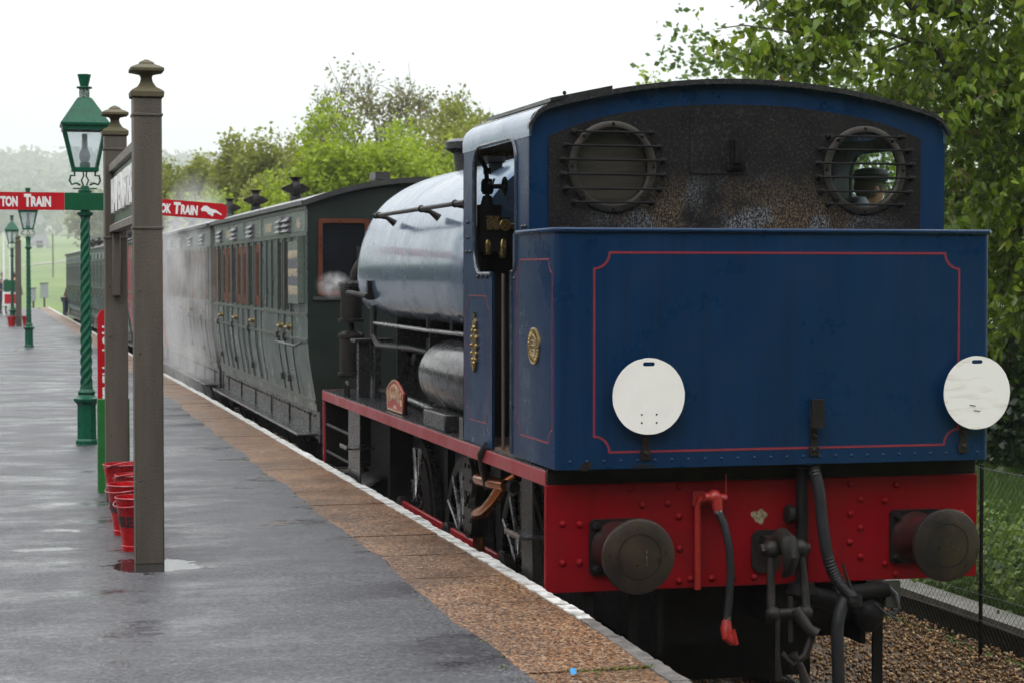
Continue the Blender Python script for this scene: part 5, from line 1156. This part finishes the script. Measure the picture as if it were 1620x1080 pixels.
        MB().box(-.02, .02, -.02, -.001, .4, 2.6).build("end_batten", CGREEND, t); 
        b = MB(); R = [[(-1.04 + r_ * cos(a), yy, .815 + r_ * sin(a)) for a in np.linspace(0, 2 * pi, 25)[:-1]] for r_, yy in ((.062, -.001), (.062, -.004), (.054, -.004), (.054, -.001))]
        b.rings(R, cap=False); lettering("12", .06, .055, lambda x, y, t_: (-1.04 + x, -.001 - t_ * .003, .788 + y), None, None, mb=b); b.build("number_ring", GOLD, t, smooth=False)
        end = MB(); zs2 = [.34, .42, .55, .72, .90, 1.08, 2.405]
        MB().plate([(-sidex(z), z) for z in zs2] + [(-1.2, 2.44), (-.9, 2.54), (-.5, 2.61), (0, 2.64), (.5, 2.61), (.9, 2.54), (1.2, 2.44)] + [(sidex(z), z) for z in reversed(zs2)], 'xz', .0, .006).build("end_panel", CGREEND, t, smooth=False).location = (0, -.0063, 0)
        MB().box(.35 - .9, .35 - .75, -.04, .3, rz_(.4), rz_(.4) + .075).build("lamp_cover", ROOFK, rf)
        # destination board near the guard's end
        bd = MB().box(-1.285, -1.262, .275, 1.04, 1.41, 2.05).box(-1.30, -1.236, .24, .27, 1.42, 2.10).build("destination_board", FASCIA, t, smooth=False)
        sp = MB()
        for (z0, z1) in ((1.775, 1.865), (1.605, 1.685)): sp.box(-1.2875, -1.2852, .28, 1.03, z0, z1)
        sp.build("grey_stripe", M("board_grey", (.10, .10, .12), (.07, .07, .09), rough=.4), bd, smooth=False)
        for word, z0, h in (("SANDOWN", 1.872, .085), ("NEWPORT", 1.69, .08), ("VENTNOR", 1.50, .095)):
            lettering(word, .70, h, lambda x, y, t_, z0=z0: (-1.2855 - t_ * .003, .655 - x, z0 + y), CREAML, bd, bold=.05)
        lettering("46", .26, .115, lambda x, y, t_: (-1.2365 - t_ * .004, .60 - x, 2.18 + y), CREAML, t, bold=.05)
        lettering("THIRD", .62, .10, lambda x, y, t_: (-1.2388 - t_ * .003, 2.95 - x, 2.19 + y), CREAML, t, bold=.05)
        lettering("THIRD", .55, .10, lambda x, y, t_: (-1.2388 - t_ * .003, 7.1 - x, 2.19 + y), CREAML, t, bold=.05)
        MB().tube([(-1.25, .35, 1.02), (-1.30, .45, .985), (-1.30, 1.9, .985), (-1.25, 2.0, 1.0)], .013, 8).build("grab_rail", ROOFK, t)
    xc_ = CX + dx; t.location = (xc_, Y0, RAILZ); t.rotation_euler = (0, 0, rz)
    return t
P1 = [(20.952, 21.365, 'guard'), (21.56, 21.875, 'guard'), (21.99, 22.45, 'batten'), (22.90, 23.39, 'batten'), (23.452, 23.893, 'w'), (24.089, 24.554, 'dark'), (24.748, 25.171, 'w'), (25.313, 25.762, 'w'), (25.861, 26.351, 'dark'), (26.506, 26.898, 'w'), (27.059, 27.483, 'w'), (27.603, 28.069, 'dark'), (28.20, 28.50, 'w')]
def plain(L, step=1.9, s0=.35):
    out = []; y = s0 + 19.8
    while y + 1.5 < 19.8 + L: out += [(y, y + .42, 'w'), (y + .56, y + 1.02, 'dark'), (y + 1.16, y + 1.58, 'w')]; y += step
    return out
carriage("nearest grey green four wheeled carriage with a cream lettered board, behind the engine", 19.8, 8.85, CGREEN, 2, panes=P1, near=True)
carriage("second grey brown carriage, half veiled in steam behind the tall brown post", 29.2, 8.7, CGREY, 2, panes=plain(8.7))
carriage("crimson carriage seen in the gap between the two brown posts", 38.5, 9.4, CRED, 1, panes=plain(9.4), dx=-.02, rz=.003, droplight=CREAM)
carriage("far green bogie coach seen between the lamp column and the post", 48.4, 17.6, CGREENL, 1, panes=plain(17.6), dx=-.06, rz=.006, top=.05, droplight=FASCIA)
carriage("rearmost green coach, its end nearest the field", 66.6, 17.6, CGREENL, 1, panes=plain(17.6), dx=-.17, rz=.009, top=.05, droplight=FASCIA)

# steam
def steam(name, label, c, r, dens, sc, centre_scale):
    b = MB().sphere((0, 0, 0), 1, 24, 16, sc=r); o = b.build(name, vol_mat(name + "_vapour", dens, sc=sc, centre=tuple(1 / v for v in r), lo=.44, hi=.68), None); o.location = c
    tag(o, label, "steam", kind='stuff'); return o
steam("steam_cloud", "white steam drifting up beside the second carriage", (3.02, 32.6, 1.35), (.62, 5.2, 2.1), 1.15, 1.2, 1)
steam("steam_wisp", "small white puff of steam leaking by the air pumps", (2.93, 17.9, 1.62), (.17, .34, .14), 4.5, 9, 1)

# ================================================================ PLATFORM FURNITURE
def sqlathe(b, x, y, prof): return b.lathe((x, y, 0), [(r * 1.4142, z) for r, z in prof], 4, 'z', rot=pi / 4)
def nameboard(x, y0, y1, label, detail=True):
    t = thing("station_nameboard", label, "station sign", (x, (y0 + y1) / 2, 0))
    for y in (y0, y1):
        p = MB().box(x - .084, x + .084, y - .084, y + .084, 0, 2.755).build("post", POSTB, t, bevel=.008)
        b = MB()
        for z in (2.655, 1.99): b.box(x - .090, x + .090, y - .090, y + .090, z - .008, z + .008)
        b.build("band", POSTB, p, bevel=.003)
        b = sqlathe(MB(), x, y, [(.084, 2.755), (.096, 2.76), (.098, 2.79), (.088, 2.80), (.055, 2.82), (.036, 2.85), (.031, 2.875), (.038, 2.895), (.07, 2.905), (.098, 2.912), (.098, 2.93), (.07, 2.945), (.045, 2.955), (.042, 2.965), (.008, 2.985)])
        b.build("finial", MOSS, p, smooth=False, bevel=.003)
        if detail:
            b = MB()
            for z in (.5, 1.25, 1.62): b.sphere((x - .05, y - .085, z), .006, 6, 4)
            b.build("bolts", GREYST, p)
    MB().rings([[(x - .05, y, 2.48), (x + .05, y, 2.48), (x + .05, y, 2.535), (x, y, 2.57), (x - .05, y, 2.535)] for y in (y0 + .084, y1 - .084)]).build("top_rail", M("weathered_rail", (.15, .13, .10), (.09, .08, .06), rough=.55, vs=5), t, smooth=False)
    MB().rings([[(x - .05, y, 2.03), (x + .05, y, 2.03), (x + .05, y, 2.075), (x + .02, y, 2.095), (x - .02, y, 2.095), (x - .05, y, 2.075)] for y in (y0 + .084, y1 - .084)]).build("bottom_rail", bpy.data.materials["weathered_rail"], t, smooth=False)
    pn = MB().box(x - .014, x + .014, y0 + .084, y1 - .084, 2.09, 2.485).build("panel", BOARDG, t, smooth=False)
    lettering("HAVENSTREET", (y1 - y0) - .38, .255, lambda xx, yy, t_: (x - .014 - t_ * .028, (y0 + y1) / 2 - xx, 2.165 + yy), WHITE, pn, bold=.05)
    MB().box(x - .03, x + .03, y1 - .16, y1 - .084, 1.55, 2.03).build("corbel", POSTB, t, bevel=.01)
nameboard(.85, 12.0, 15.34, "tall brown nameboard with green panel, the near one beside the red buckets")
nameboard(.60, 67.2, 70.6, "far brown nameboard post beyond the lamps with red buckets at its foot", False)

def lamp(x, y, label, group="green platform lamps"):
    t = thing("platform_lamp", label, "lamp", (0, 0, 0), group)
    b = MB().lathe((0, 0, 0), [(.118, 0), (.118, .04), (.10, .06), (.098, .40), (.112, .42), (.135, .44), (.14, .465), (.10, .485), (.085, .50), (.095, .53), (.07, .56), (.062, .60)], 8, rot=pi / 8)
    b.build("base", LGREEN, t, smooth=False, bevel=.003)
    R = []; n = 24
    for i in range(261):
        z = .58 + (2.30 - .58) * i / 260; r0 = .056 - .012 * i / 260
        R.append([((r0 * (1 + .13 * cos(4 * (a - z * 15)))) * cos(a), (r0 * (1 + .13 * cos(4 * (a - z * 15)))) * sin(a), z) for a in [2 * pi * k / n for k in range(n)]])
    MB().rings(R).build("twisted_column", LGREEN, t, angle=80)
    MB().lathe((0, 0, 0), [(.05, 2.29), (.075, 2.31), (.08, 2.335), (.06, 2.35), (.055, 2.36), (.055, 2.53), (.07, 2.54), (.07, 2.555), (.045, 2.57), (.04, 2.60)], 20).build("collar", LGREEN, t)
    MB().tube([(-.12, 0, 2.575), (.12, 0, 2.575)], .008, 6).build("ladder_bar", LGREEN, t)
    f = MB(); w0, w1, z0, z1 = .112, .205, 2.765, 3.185
    for sx in (-1, 1):
        for sy in (-1, 1): f.tube([(sx * w0, sy * w0, z0), (sx * w1, sy * w1, z1)], .021, 4)
    for w, z, h in ((w0, z0, .018), (w1, z1, .028)):
        for a in (-1, 1): f.box(-w - .02, w + .02, a * w - .018, a * w + .018, z - h, z + h).box(a * w - .018, a * w + .018, -w - .02, w + .02, z - h, z + h)
    ln_ = f.build("lantern_frame", LGREEN, t, smooth=False)
    for k in range(4):
        c_, s_ = [(1, 0), (0, 1), (-1, 0), (0, -1)][k]
        q = [(-w0, w0, z0), (w0, w0, z0), (w1, w1, z1), (-w1, w1, z1)]
        V = [(x_ * c_ - y_ * s_, x_ * s_ + y_ * c_, z_) for x_, y_, z_ in q] + [(x_ * c_ - (y_ - .003) * s_, x_ * s_ + (y_ - .003) * c_, z_) for x_, y_, z_ in q]
        MB().add(V, [(0, 1, 2, 3), (7, 6, 5, 4), (0, 4, 5, 1), (1, 5, 6, 2), (2, 6, 7, 3), (3, 7, 4, 0)]).build("glass", LGLASS, ln_, smooth=False)
    MB().box(-.05, .05, -.05, .05, z0, z0 + .07).build("burner", LGREEN, ln_)
    MB().lathe((0, 0, 0), [(.035, z0 + .07), (.055, z0 + .12), (.055, z0 + .16), (.03, z0 + .22), (.027, z0 + .36)], 14).build("lamp_chimney", M("grey_glass", (.3, .31, .32), (.24, .25, .26), rough=.15), ln_)
    r_ = MB(); sqlathe(r_, 0, 0, [(.225, 3.195), (.24, 3.20), (.24, 3.225), (.232, 3.235), (.075, 3.475), (.06, 3.485)]); r_.build("lantern_roof", LGREEN, t, smooth=False, bevel=.003)
    MB().lathe((0, 0, 0), [(.052, 3.48), (.052, 3.585)], 16).build("lattice_vent", M("vent_lattice", (.25, .3, .27), (.01, .05, .03), rough=.4, vs=60, lo=.48, hi=.52), t)
    MB().lathe((0, 0, 0), [(.075, 3.58), (.078, 3.59), (.075, 3.597), (.04, 3.60), (.045, 3.62), (.068, 3.72), (.06, 3.705), (.035, 3.63)], 16).build("chimney_cowl", LGREEN, t)
    b = MB()
    for s_ in (-1, 1):
        pts = [(s_ * .045, 0, 2.61), (s_ * .09, 0, 2.63), (s_ * .13, 0, 2.615), (s_ * .152, 0, 2.655), (s_ * .14, 0, 2.705), (s_ * .10, 0, 2.705), (s_ * .105, 0, 2.75)]
        b.tube(pts, .0115, 6); b.tube([(s_ * .015, 0, 2.60), (s_ * .035, 0, 2.66), (s_ * .012, 0, 2.70), (s_ * .02, 0, 2.77)], .009, 6)
    b.box(-.06, .06, -.01, .01, 2.57, 2.66) if False else None
    b.build("scroll_bracket", LGREEN, t)
    t.location = (x, y, 0); return t
lamp(.84, 20.55, "nearest green lamp with twisted column, carrying the red finger boards")
lamp(.653, 48.05, "middle green lamp, half hidden behind the left red finger board")
lamp(.417, 70.7, "farthest green lamp at the left edge, before the brown far post")

# red finger boards on the near lamp
def finger_sign():
    x, y = .84, 20.55; yf = y - .075
    t = thing("finger_sign", "red finger boards with white lettering on the nearest lamp column", "direction sign", (x, y, 2.43))
    MB().box(x - .205, x + .23, yf - .012, yf + .012, 2.355, 2.53).build("centre_plate", SIGNG, t, smooth=False, bevel=.004)
    L_ = MB().plate([(x - .207, 2.355), (x - .207, 2.53), (x - 1.62, 2.53), (x - 1.68, 2.49), (x - 1.68, 2.395), (x - 1.62, 2.355)], 'xz', yf - .012, yf + .012).build("left_board", SIGNR, t, smooth=False)
    def words(parts, board, fnmap):
        b = MB()
        for txt, cx, w, z, h in parts: lettering(txt, w, h, lambda xx, yy, t_, cx=cx, z=z: fnmap(cx + xx, z + yy, yf - .0122 - t_ * .003), None, None, bold=.055, mb=b)
        b.build("lettering", WHITE, board, smooth=False)
    idm = lambda X_, Z_, Y_: (X_, Y_, Z_)
    words([("T", x - .605, .075, 2.385, .128), ("RAIN", x - .462, .19, 2.385, .105), ("W", x - 1.30, .095, 2.385, .128), ("OOTTON", x - .947, .5, 2.385, .105)] if False else
          [("T", x - .565, .07, 2.385, .128), ("RAIN", x - .435, .195, 2.385, .105), ("TTON", x - .765, .21, 2.385, .105), ("OO", x - .945, .10, 2.385, .105), ("W", x - 1.06, .10, 2.385, .128)], L_, idm)
    a = radians(-3.9); px_, pz = x + .23, 2.42
    def rot(X_, Z_, Y_): dx_, dz_ = X_ - px_, Z_ - pz; return (px_ + dx_ * cos(a) - dz_ * sin(a), Y_, pz + dx_ * sin(a) + dz_ * cos(a))
    rb = MB().plate([(px_ + .002, 2.345), (x + 1.37, 2.345), (x + 1.40, 2.36), (x + 1.415, 2.38), (x + 1.415, 2.475), (x + 1.40, 2.495), (x + 1.37, 2.51), (px_ + .002, 2.51)], 'xz', yf - .012, yf + .012)
    rb.v = [rot(v[0], v[2], v[1]) for v in rb.v]; R_ = rb.build("right_board", SIGNR, t, smooth=False)
    words([("S", x + .30, .06, 2.37, .12), ("MALLBRO", x + .52, .36, 2.37, .10), ("OK", x + .80, .105, 2.37, .10), ("T", x + .91, .07, 2.37, .12), ("RAIN", x + 1.035, .17, 2.37, .10)], R_, rot)
    hx, hz = x + 1.15, 2.428
    hand = [(0, .012), (.028, .045), (.062, .048), (.10, .022), (.155, .012), (.215, -.028), (.213, -.038), (.16, -.016), (.128, -.022), (.135, -.04), (.118, -.058), (.098, -.042), (.078, -.038), (.06, -.012), (.035, -.008), (.012, -.012)]
    hb = MB().plate([(hx + p[0], hz + p[1]) for p in hand], 'xz', yf - .0122, yf - .0155); hb.v = [rot(v[0], v[2], v[1]) for v in hb.v]; hb.build("pointing_hand", WHITE, R_, smooth=False)
    MB().box(x - .06, x + .06, yf + .012, y + .06, 2.37, 2.50).build("clamp", SIGNG, t)
finger_sign()

# fire buckets
def bucket(x, y, ang, label, tilt=0.0, text=True, group="red fire buckets", side=1):
    t = thing("fire_bucket", label, "bucket", (0, 0, 0), group)
    o = MB().lathe((0, 0, 0), [(.10, .0), (.106, .004), (.110, .035), (.106, .04), (.148, .325), (.152, .330), (.152, .338), (.146, .338), (.142, .325), (.100, .045), (.02, .045)], 40).build("pail", BUCKR, t)
    MB().tube([(.152 * cos(a), .152 * sin(a), .334) for a in np.linspace(0, 2 * pi, 33)], .0055, 6, cap=False).build("rim", M("rim_red", (.40, .06, .07), (.25, .03, .04), rough=.25), o)
    pts = []
    for i in range(17):
        a = pi * i / 16; r_ = .165; pts.append((r_ * cos(a), -side * r_ * sin(a) * cos(tilt), .315 + r_ * sin(a) * sin(tilt)))
    MB().tube(pts, .005, 6).build("handle", bpy.data.materials["rim_red"], t)
    b = MB()
    for s_ in (-1, 1): b.box(s_ * .140 - .012, s_ * .155 + .012, -.018, .018, .28, .325)
    b.build("lug", BUCKR, o)
    if text:
        def fn(xx, yy, t_):
            z = .155 + yy; r_ = .106 + (z - .04) * .1474 + .0006 + t_ * .0012; a = -pi / 2 + xx / r_; return (r_ * cos(a), r_ * sin(a), z)
        lettering("FIRE", .165, .068, fn, BLACKP, o, bold=.05)
    t.location = (x, y, 0); t.rotation_euler = (0, 0, ang); t.scale = (.95, .95, 1); return t
bucket(.825, 12.55, radians(-56), "front bright red fire bucket lettered FIRE, closest to the near post", tilt=-.2)
bucket(.815, 13.32, radians(-66), "second red fire bucket from the front with its handle hanging down", tilt=-.15)
bucket(.90, 13.95, radians(10), "third red fire bucket from the front with a buckled rim", tilt=.25, text=False)
bucket(.86, 14.75, radians(30), "rearmost red fire bucket against the far post", tilt=.3, text=False)
bucket(.36, 67.0, 0, "small far red bucket left of the distant post", text=False, group="far red buckets")
bucket(.83, 67.0, 0, "small far red bucket right of the distant post", text=False, group="far red buckets")
# red notice board in a green stand behind the far post
def notice():
    x, y = .865, 15.95
    t = thing("notice_stand", "narrow red notice board in a green stand behind the far brown post", "notice board", (x, y, 0))
    MB().box(x - .13, x - .07, y - .06, y + .1, 0, .74).box(x + .055, x + .115, y - .06, y + .1, 0, .74).box(x - .07, x + .055, y + .06, y + .1, .05, .74).build("stand", M("stand_green", (.02, .16, .03), (.015, .11, .025), rough=.4), t, smooth=False, bevel=.004)
    xb0, xb1, z1 = x - .125, x + .10, 1.44
    P = [(xb0, .60), (xb1, .60), (xb1, z1 - .06), (xb1 - .03, z1 - .015), (xb1 - .06, z1), (xb0 + .05, z1), (xb0 + .02, z1 - .015), (xb0, z1 - .06)]
    bd = MB().plate(P, 'xz', y + .02, y + .05).build("red_board", SIGNR, t, smooth=False)
    for txt, zc, h, mt in (("HOT", 1.20, .22, WHITE), ("MEALS", .86, .26, WHITE)):
        lettering(txt, h, .12, lambda xx, yy, t_, zc=zc: (xb0 + .035 + yy, y + .0198 - t_ * .003, zc - xx), mt, bd, bold=.03)
notice()
# blue scrap of litter
b = MB().add([(2.352, 8.13, .008), (2.378, 8.136, .012), (2.382, 8.168, .03), (2.357, 8.172, .022), (2.366, 8.15, .034)], [(0, 1, 4), (1, 2, 4), (2, 3, 4), (3, 0, 4)])
tag(b.build("litter_scrap", M("blue_plastic", (.03, .32, .75), rough=.3), None, smooth=False), "tiny crumpled blue scrap lying on the platform edge", "litter")
# things at the far end of the platform, left edge
def far_end():
    t = thing("station_notice", "white framed post with green and red notices at the far left edge", "notice board", (.25, 84, 0))
    for x in (.16, .42): MB().box(x - .04, x + .04, 83.95, 84.05, 0, 3.4).build("post", WHITE, t, smooth=False)
    MB().box(.14, .66, 83.9, 83.94, 1.0, 1.45).build("green_notice", SIGNG, t, smooth=False); w = MB().box(.10, .70, 83.9, 83.94, .40, .95).build("notice_backing", WHITE, t, smooth=False)
    MB().box(.18, .66, 83.88, 83.898, .50, .88).build("red_notice", SIGNR, w, smooth=False)
far_end()

# ================================================================ PEOPLE
def skin_mesh(name, verts, edges, radii, mat, parent, sub=2, root=0):
    me = bpy.data.meshes.new(name); me.from_pydata([tuple(v) for v in verts], edges, []); o = bpy.data.objects.new(name, me); COL.objects.link(o)
    me.materials.append(mat); m = o.modifiers.new("skin", 'SKIN'); m.use_smooth_shade = True
    sv = me.skin_vertices[0].data if me.skin_vertices else None
    if sv is None:
        bm = bmesh.new(); bm.from_mesh(me); bm.verts.layers.skin.verify(); bm.to_mesh(me); bm.free(); sv = me.skin_vertices[0].data
    for i, r_ in enumerate(radii): sv[i].radius = (r_, r_) if not isinstance(r_, tuple) else r_
    sv[root].use_root = True
    s_ = o.modifiers.new("sub", 'SUBSURF'); s_.levels = sub; s_.render_levels = sub
    o.parent = parent; return o
def person(label, loc, rz, J, top, trousers, hat=None, hair=HAIRM, group=None):
    """J: joint positions in local metres, feet at z = 0, facing -y"""
    t = thing("person", label, "person", (0, 0, 0), group)
    V, E, Rr = [], [], []
    def ad(p, r_, par=None): V.append(p); Rr.append(r_); (E.append((par, len(V) - 1)) if par is not None else None); return len(V) - 1
    pel = ad(J['pelvis'], (.13, .10)); wst = ad(J['waist'], (.125, .095), pel); ch = ad(J['chest'], (.155, .11), wst); nk = ad(J['neck'], (.058, .058), ch)
    hd = Vector(J['head']); n1 = ad(tuple(hd + Vector((0, -.005, -.09))), (.062, .07), nk); n2 = ad(tuple(hd), (.076, .092), n1); ad(tuple(hd + Vector((0, .01, .085))), (.062, .075), n2)
    for s in ('L', 'R'):
        sh = ad(J['sh' + s], .062, ch); el = ad(J['el' + s], .042, sh); wr = ad(J['wr' + s], .028, el)
        w = Vector(J['wr' + s]); d = (w - Vector(J['el' + s])).normalized(); palm = ad(tuple(w + d * .05), (.036, .02), wr)
        u = d.cross(Vector((0, 0, 1))); u = u.normalized() if u.length > .1 else Vector((1, 0, 0)); k = d.cross(u)
        for i in range(4):
            b0 = ad(tuple(w + d * .09 + u * (.027 - .018 * i)), .0095, palm); L_ = (.036, .042, .039, .03)[i]
            b1 = ad(tuple(w + d * (.09 + L_) + u * (.028 - .0185 * i) - k * .008), .0085, b0); ad(tuple(w + d * (.09 + L_ * 1.75) + u * (.028 - .0185 * i) - k * .03), .007, b1)
        t0 = ad(tuple(w + d * .05 + u * .042), .010, palm); ad(tuple(w + d * .085 + u * .058), .008, t0)
        hp = ad(J['hip' + s], .085, pel); kn = ad(J['kn' + s], .058, hp); an = ad(J['an' + s], .04, kn); ad(tuple(Vector(J['an' + s]) + Vector((0, -.13, -.05))), (.04, .03), an)
    skin_mesh("body", V, E, Rr, SKIN, t)
    f = MB(); h = hd
    f.rings([[(h.x + a, h.y - .088 - b_, h.z + c) for a, b_, c in r_] for r_ in ([(-.008, 0, .02), (.008, 0, .02), (.009, 0, .0), (-.009, 0, 0)], [(-.012, .022, -.018), (.012, .022, -.018), (.014, .005, -.03), (-.014, .005, -.03)])])
    for s in (-1, 1): f.sphere((h.x + s * .082, h.y + .005, h.z - .005), .026, 8, 6, sc=(.4, .8, 1.2))
    f.build("nose_and_ears", SKIN, t)
    e = MB()
    for s in (-1, 1): e.sphere((h.x + s * .031, h.y - .083, h.z + .012), .012, 8, 6)
    e.build("eyes", WHITE, t)
    MB().sphere((h.x, h.y - .088, h.z - .045), .02, 8, 6, sc=(1.1, .3, .3)).build("mouth", SIGNR if False else M("lips", (.35, .13, .1), rough=.5), t)
    MB().sphere((h.x, h.y + .025, h.z + .03), .098, 16, 10, sc=(.92, 1.0, 1.08)).build("hair", hair, t)
    if hat:
        b = MB().lathe((h.x, h.y + .01, h.z + .055), [(.105, 0), (.112, .015), (.118, .045), (.10, .075), (.05, .088), (.01, .09)], 24); b.rings([[(h.x + .085 * cos(a) * k, h.y - .07 - .075 * abs(sin(a)) * k, h.z + .055 - .01 * k) for a in np.linspace(pi, 2 * pi, 12)] for k in (.4, 1.0)], closed=False)
        b.build("cap", hat, t)
    T, TE, TR = [], [], []
    def at_(p, r_, par=None): T.append(p); TR.append(r_); (TE.append((par, len(T) - 1)) if par is not None else None); return len(T) - 1
    a0 = at_(J['pelvis'], (.155, .125)); a1 = at_(J['waist'], (.15, .12), a0); a2 = at_(J['chest'], (.178, .132), a1); at_(tuple(Vector(J['neck']) - Vector((0, 0, .03))), (.075, .075), a2)
    for s in ('L', 'R'): q = at_(J['sh' + s], .08, a2); q2 = at_(J['el' + s], .062, q); at_(J['wr' + s], .046, q2)
    skin_mesh("jacket" if top is JACKET else "shirt", T, TE, TR, top, t)
    T, TE, TR = [], [], []
    a0 = at_(J['pelvis'], (.14, .115))
    for s in ('L', 'R'): q = at_(J['hip' + s], .098, a0); q2 = at_(J['kn' + s], .075, q); at_(J['an' + s], .062, q2)
    skin_mesh("trousers", T, TE, TR, trousers, t)
    b = MB()
    for s in ('L', 'R'):
        a = Vector(J['an' + s]); b.rings([[(a.x + .045 * cos(q) * k, a.y - .06 + .13 * sin(q) * k, a.z - .085 + zz) for q in np.linspace(0, 2 * pi, 13)[:-1]] for k, zz in ((1, 0), (1.05, .03), (.85, .07), (.5, .11))])
    b.build("shoes", BLACKP, t)
    t.location = loc; t.rotation_euler = (0, 0, rz); return t
def stand(lean=0.0, **over):
    J = dict(pelvis=(0, 0, .95), waist=(0, -.01 - lean * .2, 1.08), chest=(0, -lean * .6, 1.32), neck=(0, -lean, 1.50), head=(0, -lean - .02, 1.64),
             shL=(.19, -lean * .8, 1.42), elL=(.25, .02 - lean * .5, 1.14), wrL=(.26, -.12 - lean * .5, .92), shR=(-.19, -lean * .8, 1.42), elR=(-.25, .02 - lean * .5, 1.14), wrR=(-.26, -.12 - lean * .5, .92),
             hipL=(.10, 0, .90), knL=(.11, -.03, .50), anL=(.11, .02, .09), hipR=(-.10, 0, .90), knR=(-.11, -.01, .50), anR=(-.11, .03, .09)); J.update(over); return J
person("engine driver in dark cap and pale grey shirt, seen through the right cab window", (5.20, 11.86, .70), radians(88), stand(.10, neck=(0, -.15, 1.46), head=(0, -.24, 1.555), shL=(.19, -.08, 1.44), shR=(-.19, -.08, 1.44), wrL=(.22, -.45, 1.05), elL=(.27, -.18, 1.14), wrR=(-.2, -.42, 1.1), elR=(-.27, -.15, 1.15)), SHIRT, OVERALL, hat=CAPM)
person("bystander in a brown jacket with bent elbow, cut off by the right edge", (9.62, 16.45, -.62), radians(-10), stand(0, elR=(-.36, .05, 1.13), wrR=(-.24, -.14, 1.02)), JACKET, OVERALL)
person("distant guard in dark hat leaning from the rearmost coach window", (2.62, 84.6, -.25), radians(70), stand(.25), M("brown_coat", (.13, .07, .05), rough=.7), OVERALL, hat=CAPM)
person("distant dark clothed person standing at the far end, left edge", (.62, 88, 0), radians(160), stand(0), OVERALL, OVERALL, group="people at the far end of the platform")
person("second distant dark clothed person beside the white notice posts", (.12, 88.5, 0), radians(20), stand(0), OVERALL, OVERALL, group="people at the far end of the platform")

# ================================================================ HAZE
hz = MB().box(-120, 420, -70, 640, -3.5, 64).build("haze", vol_mat("haze_air", .0003, noisy=False, col=(.95, .97, 1)), None, smooth=False); hz['kind'] = 'stuff'; hz['label'] = "damp pale haze hanging over the whole valley"; hz['category'] = "haze"
mi = MB().box(-100, 400, 108, 630, -3.2, 62).build("valley_mist", vol_mat("mist_air", .0022, noisy=False, col=(.95, .97, 1)), None, smooth=False); tag(mi, "thicker rain mist over the far field and wooded hill", "mist", kind='stuff')
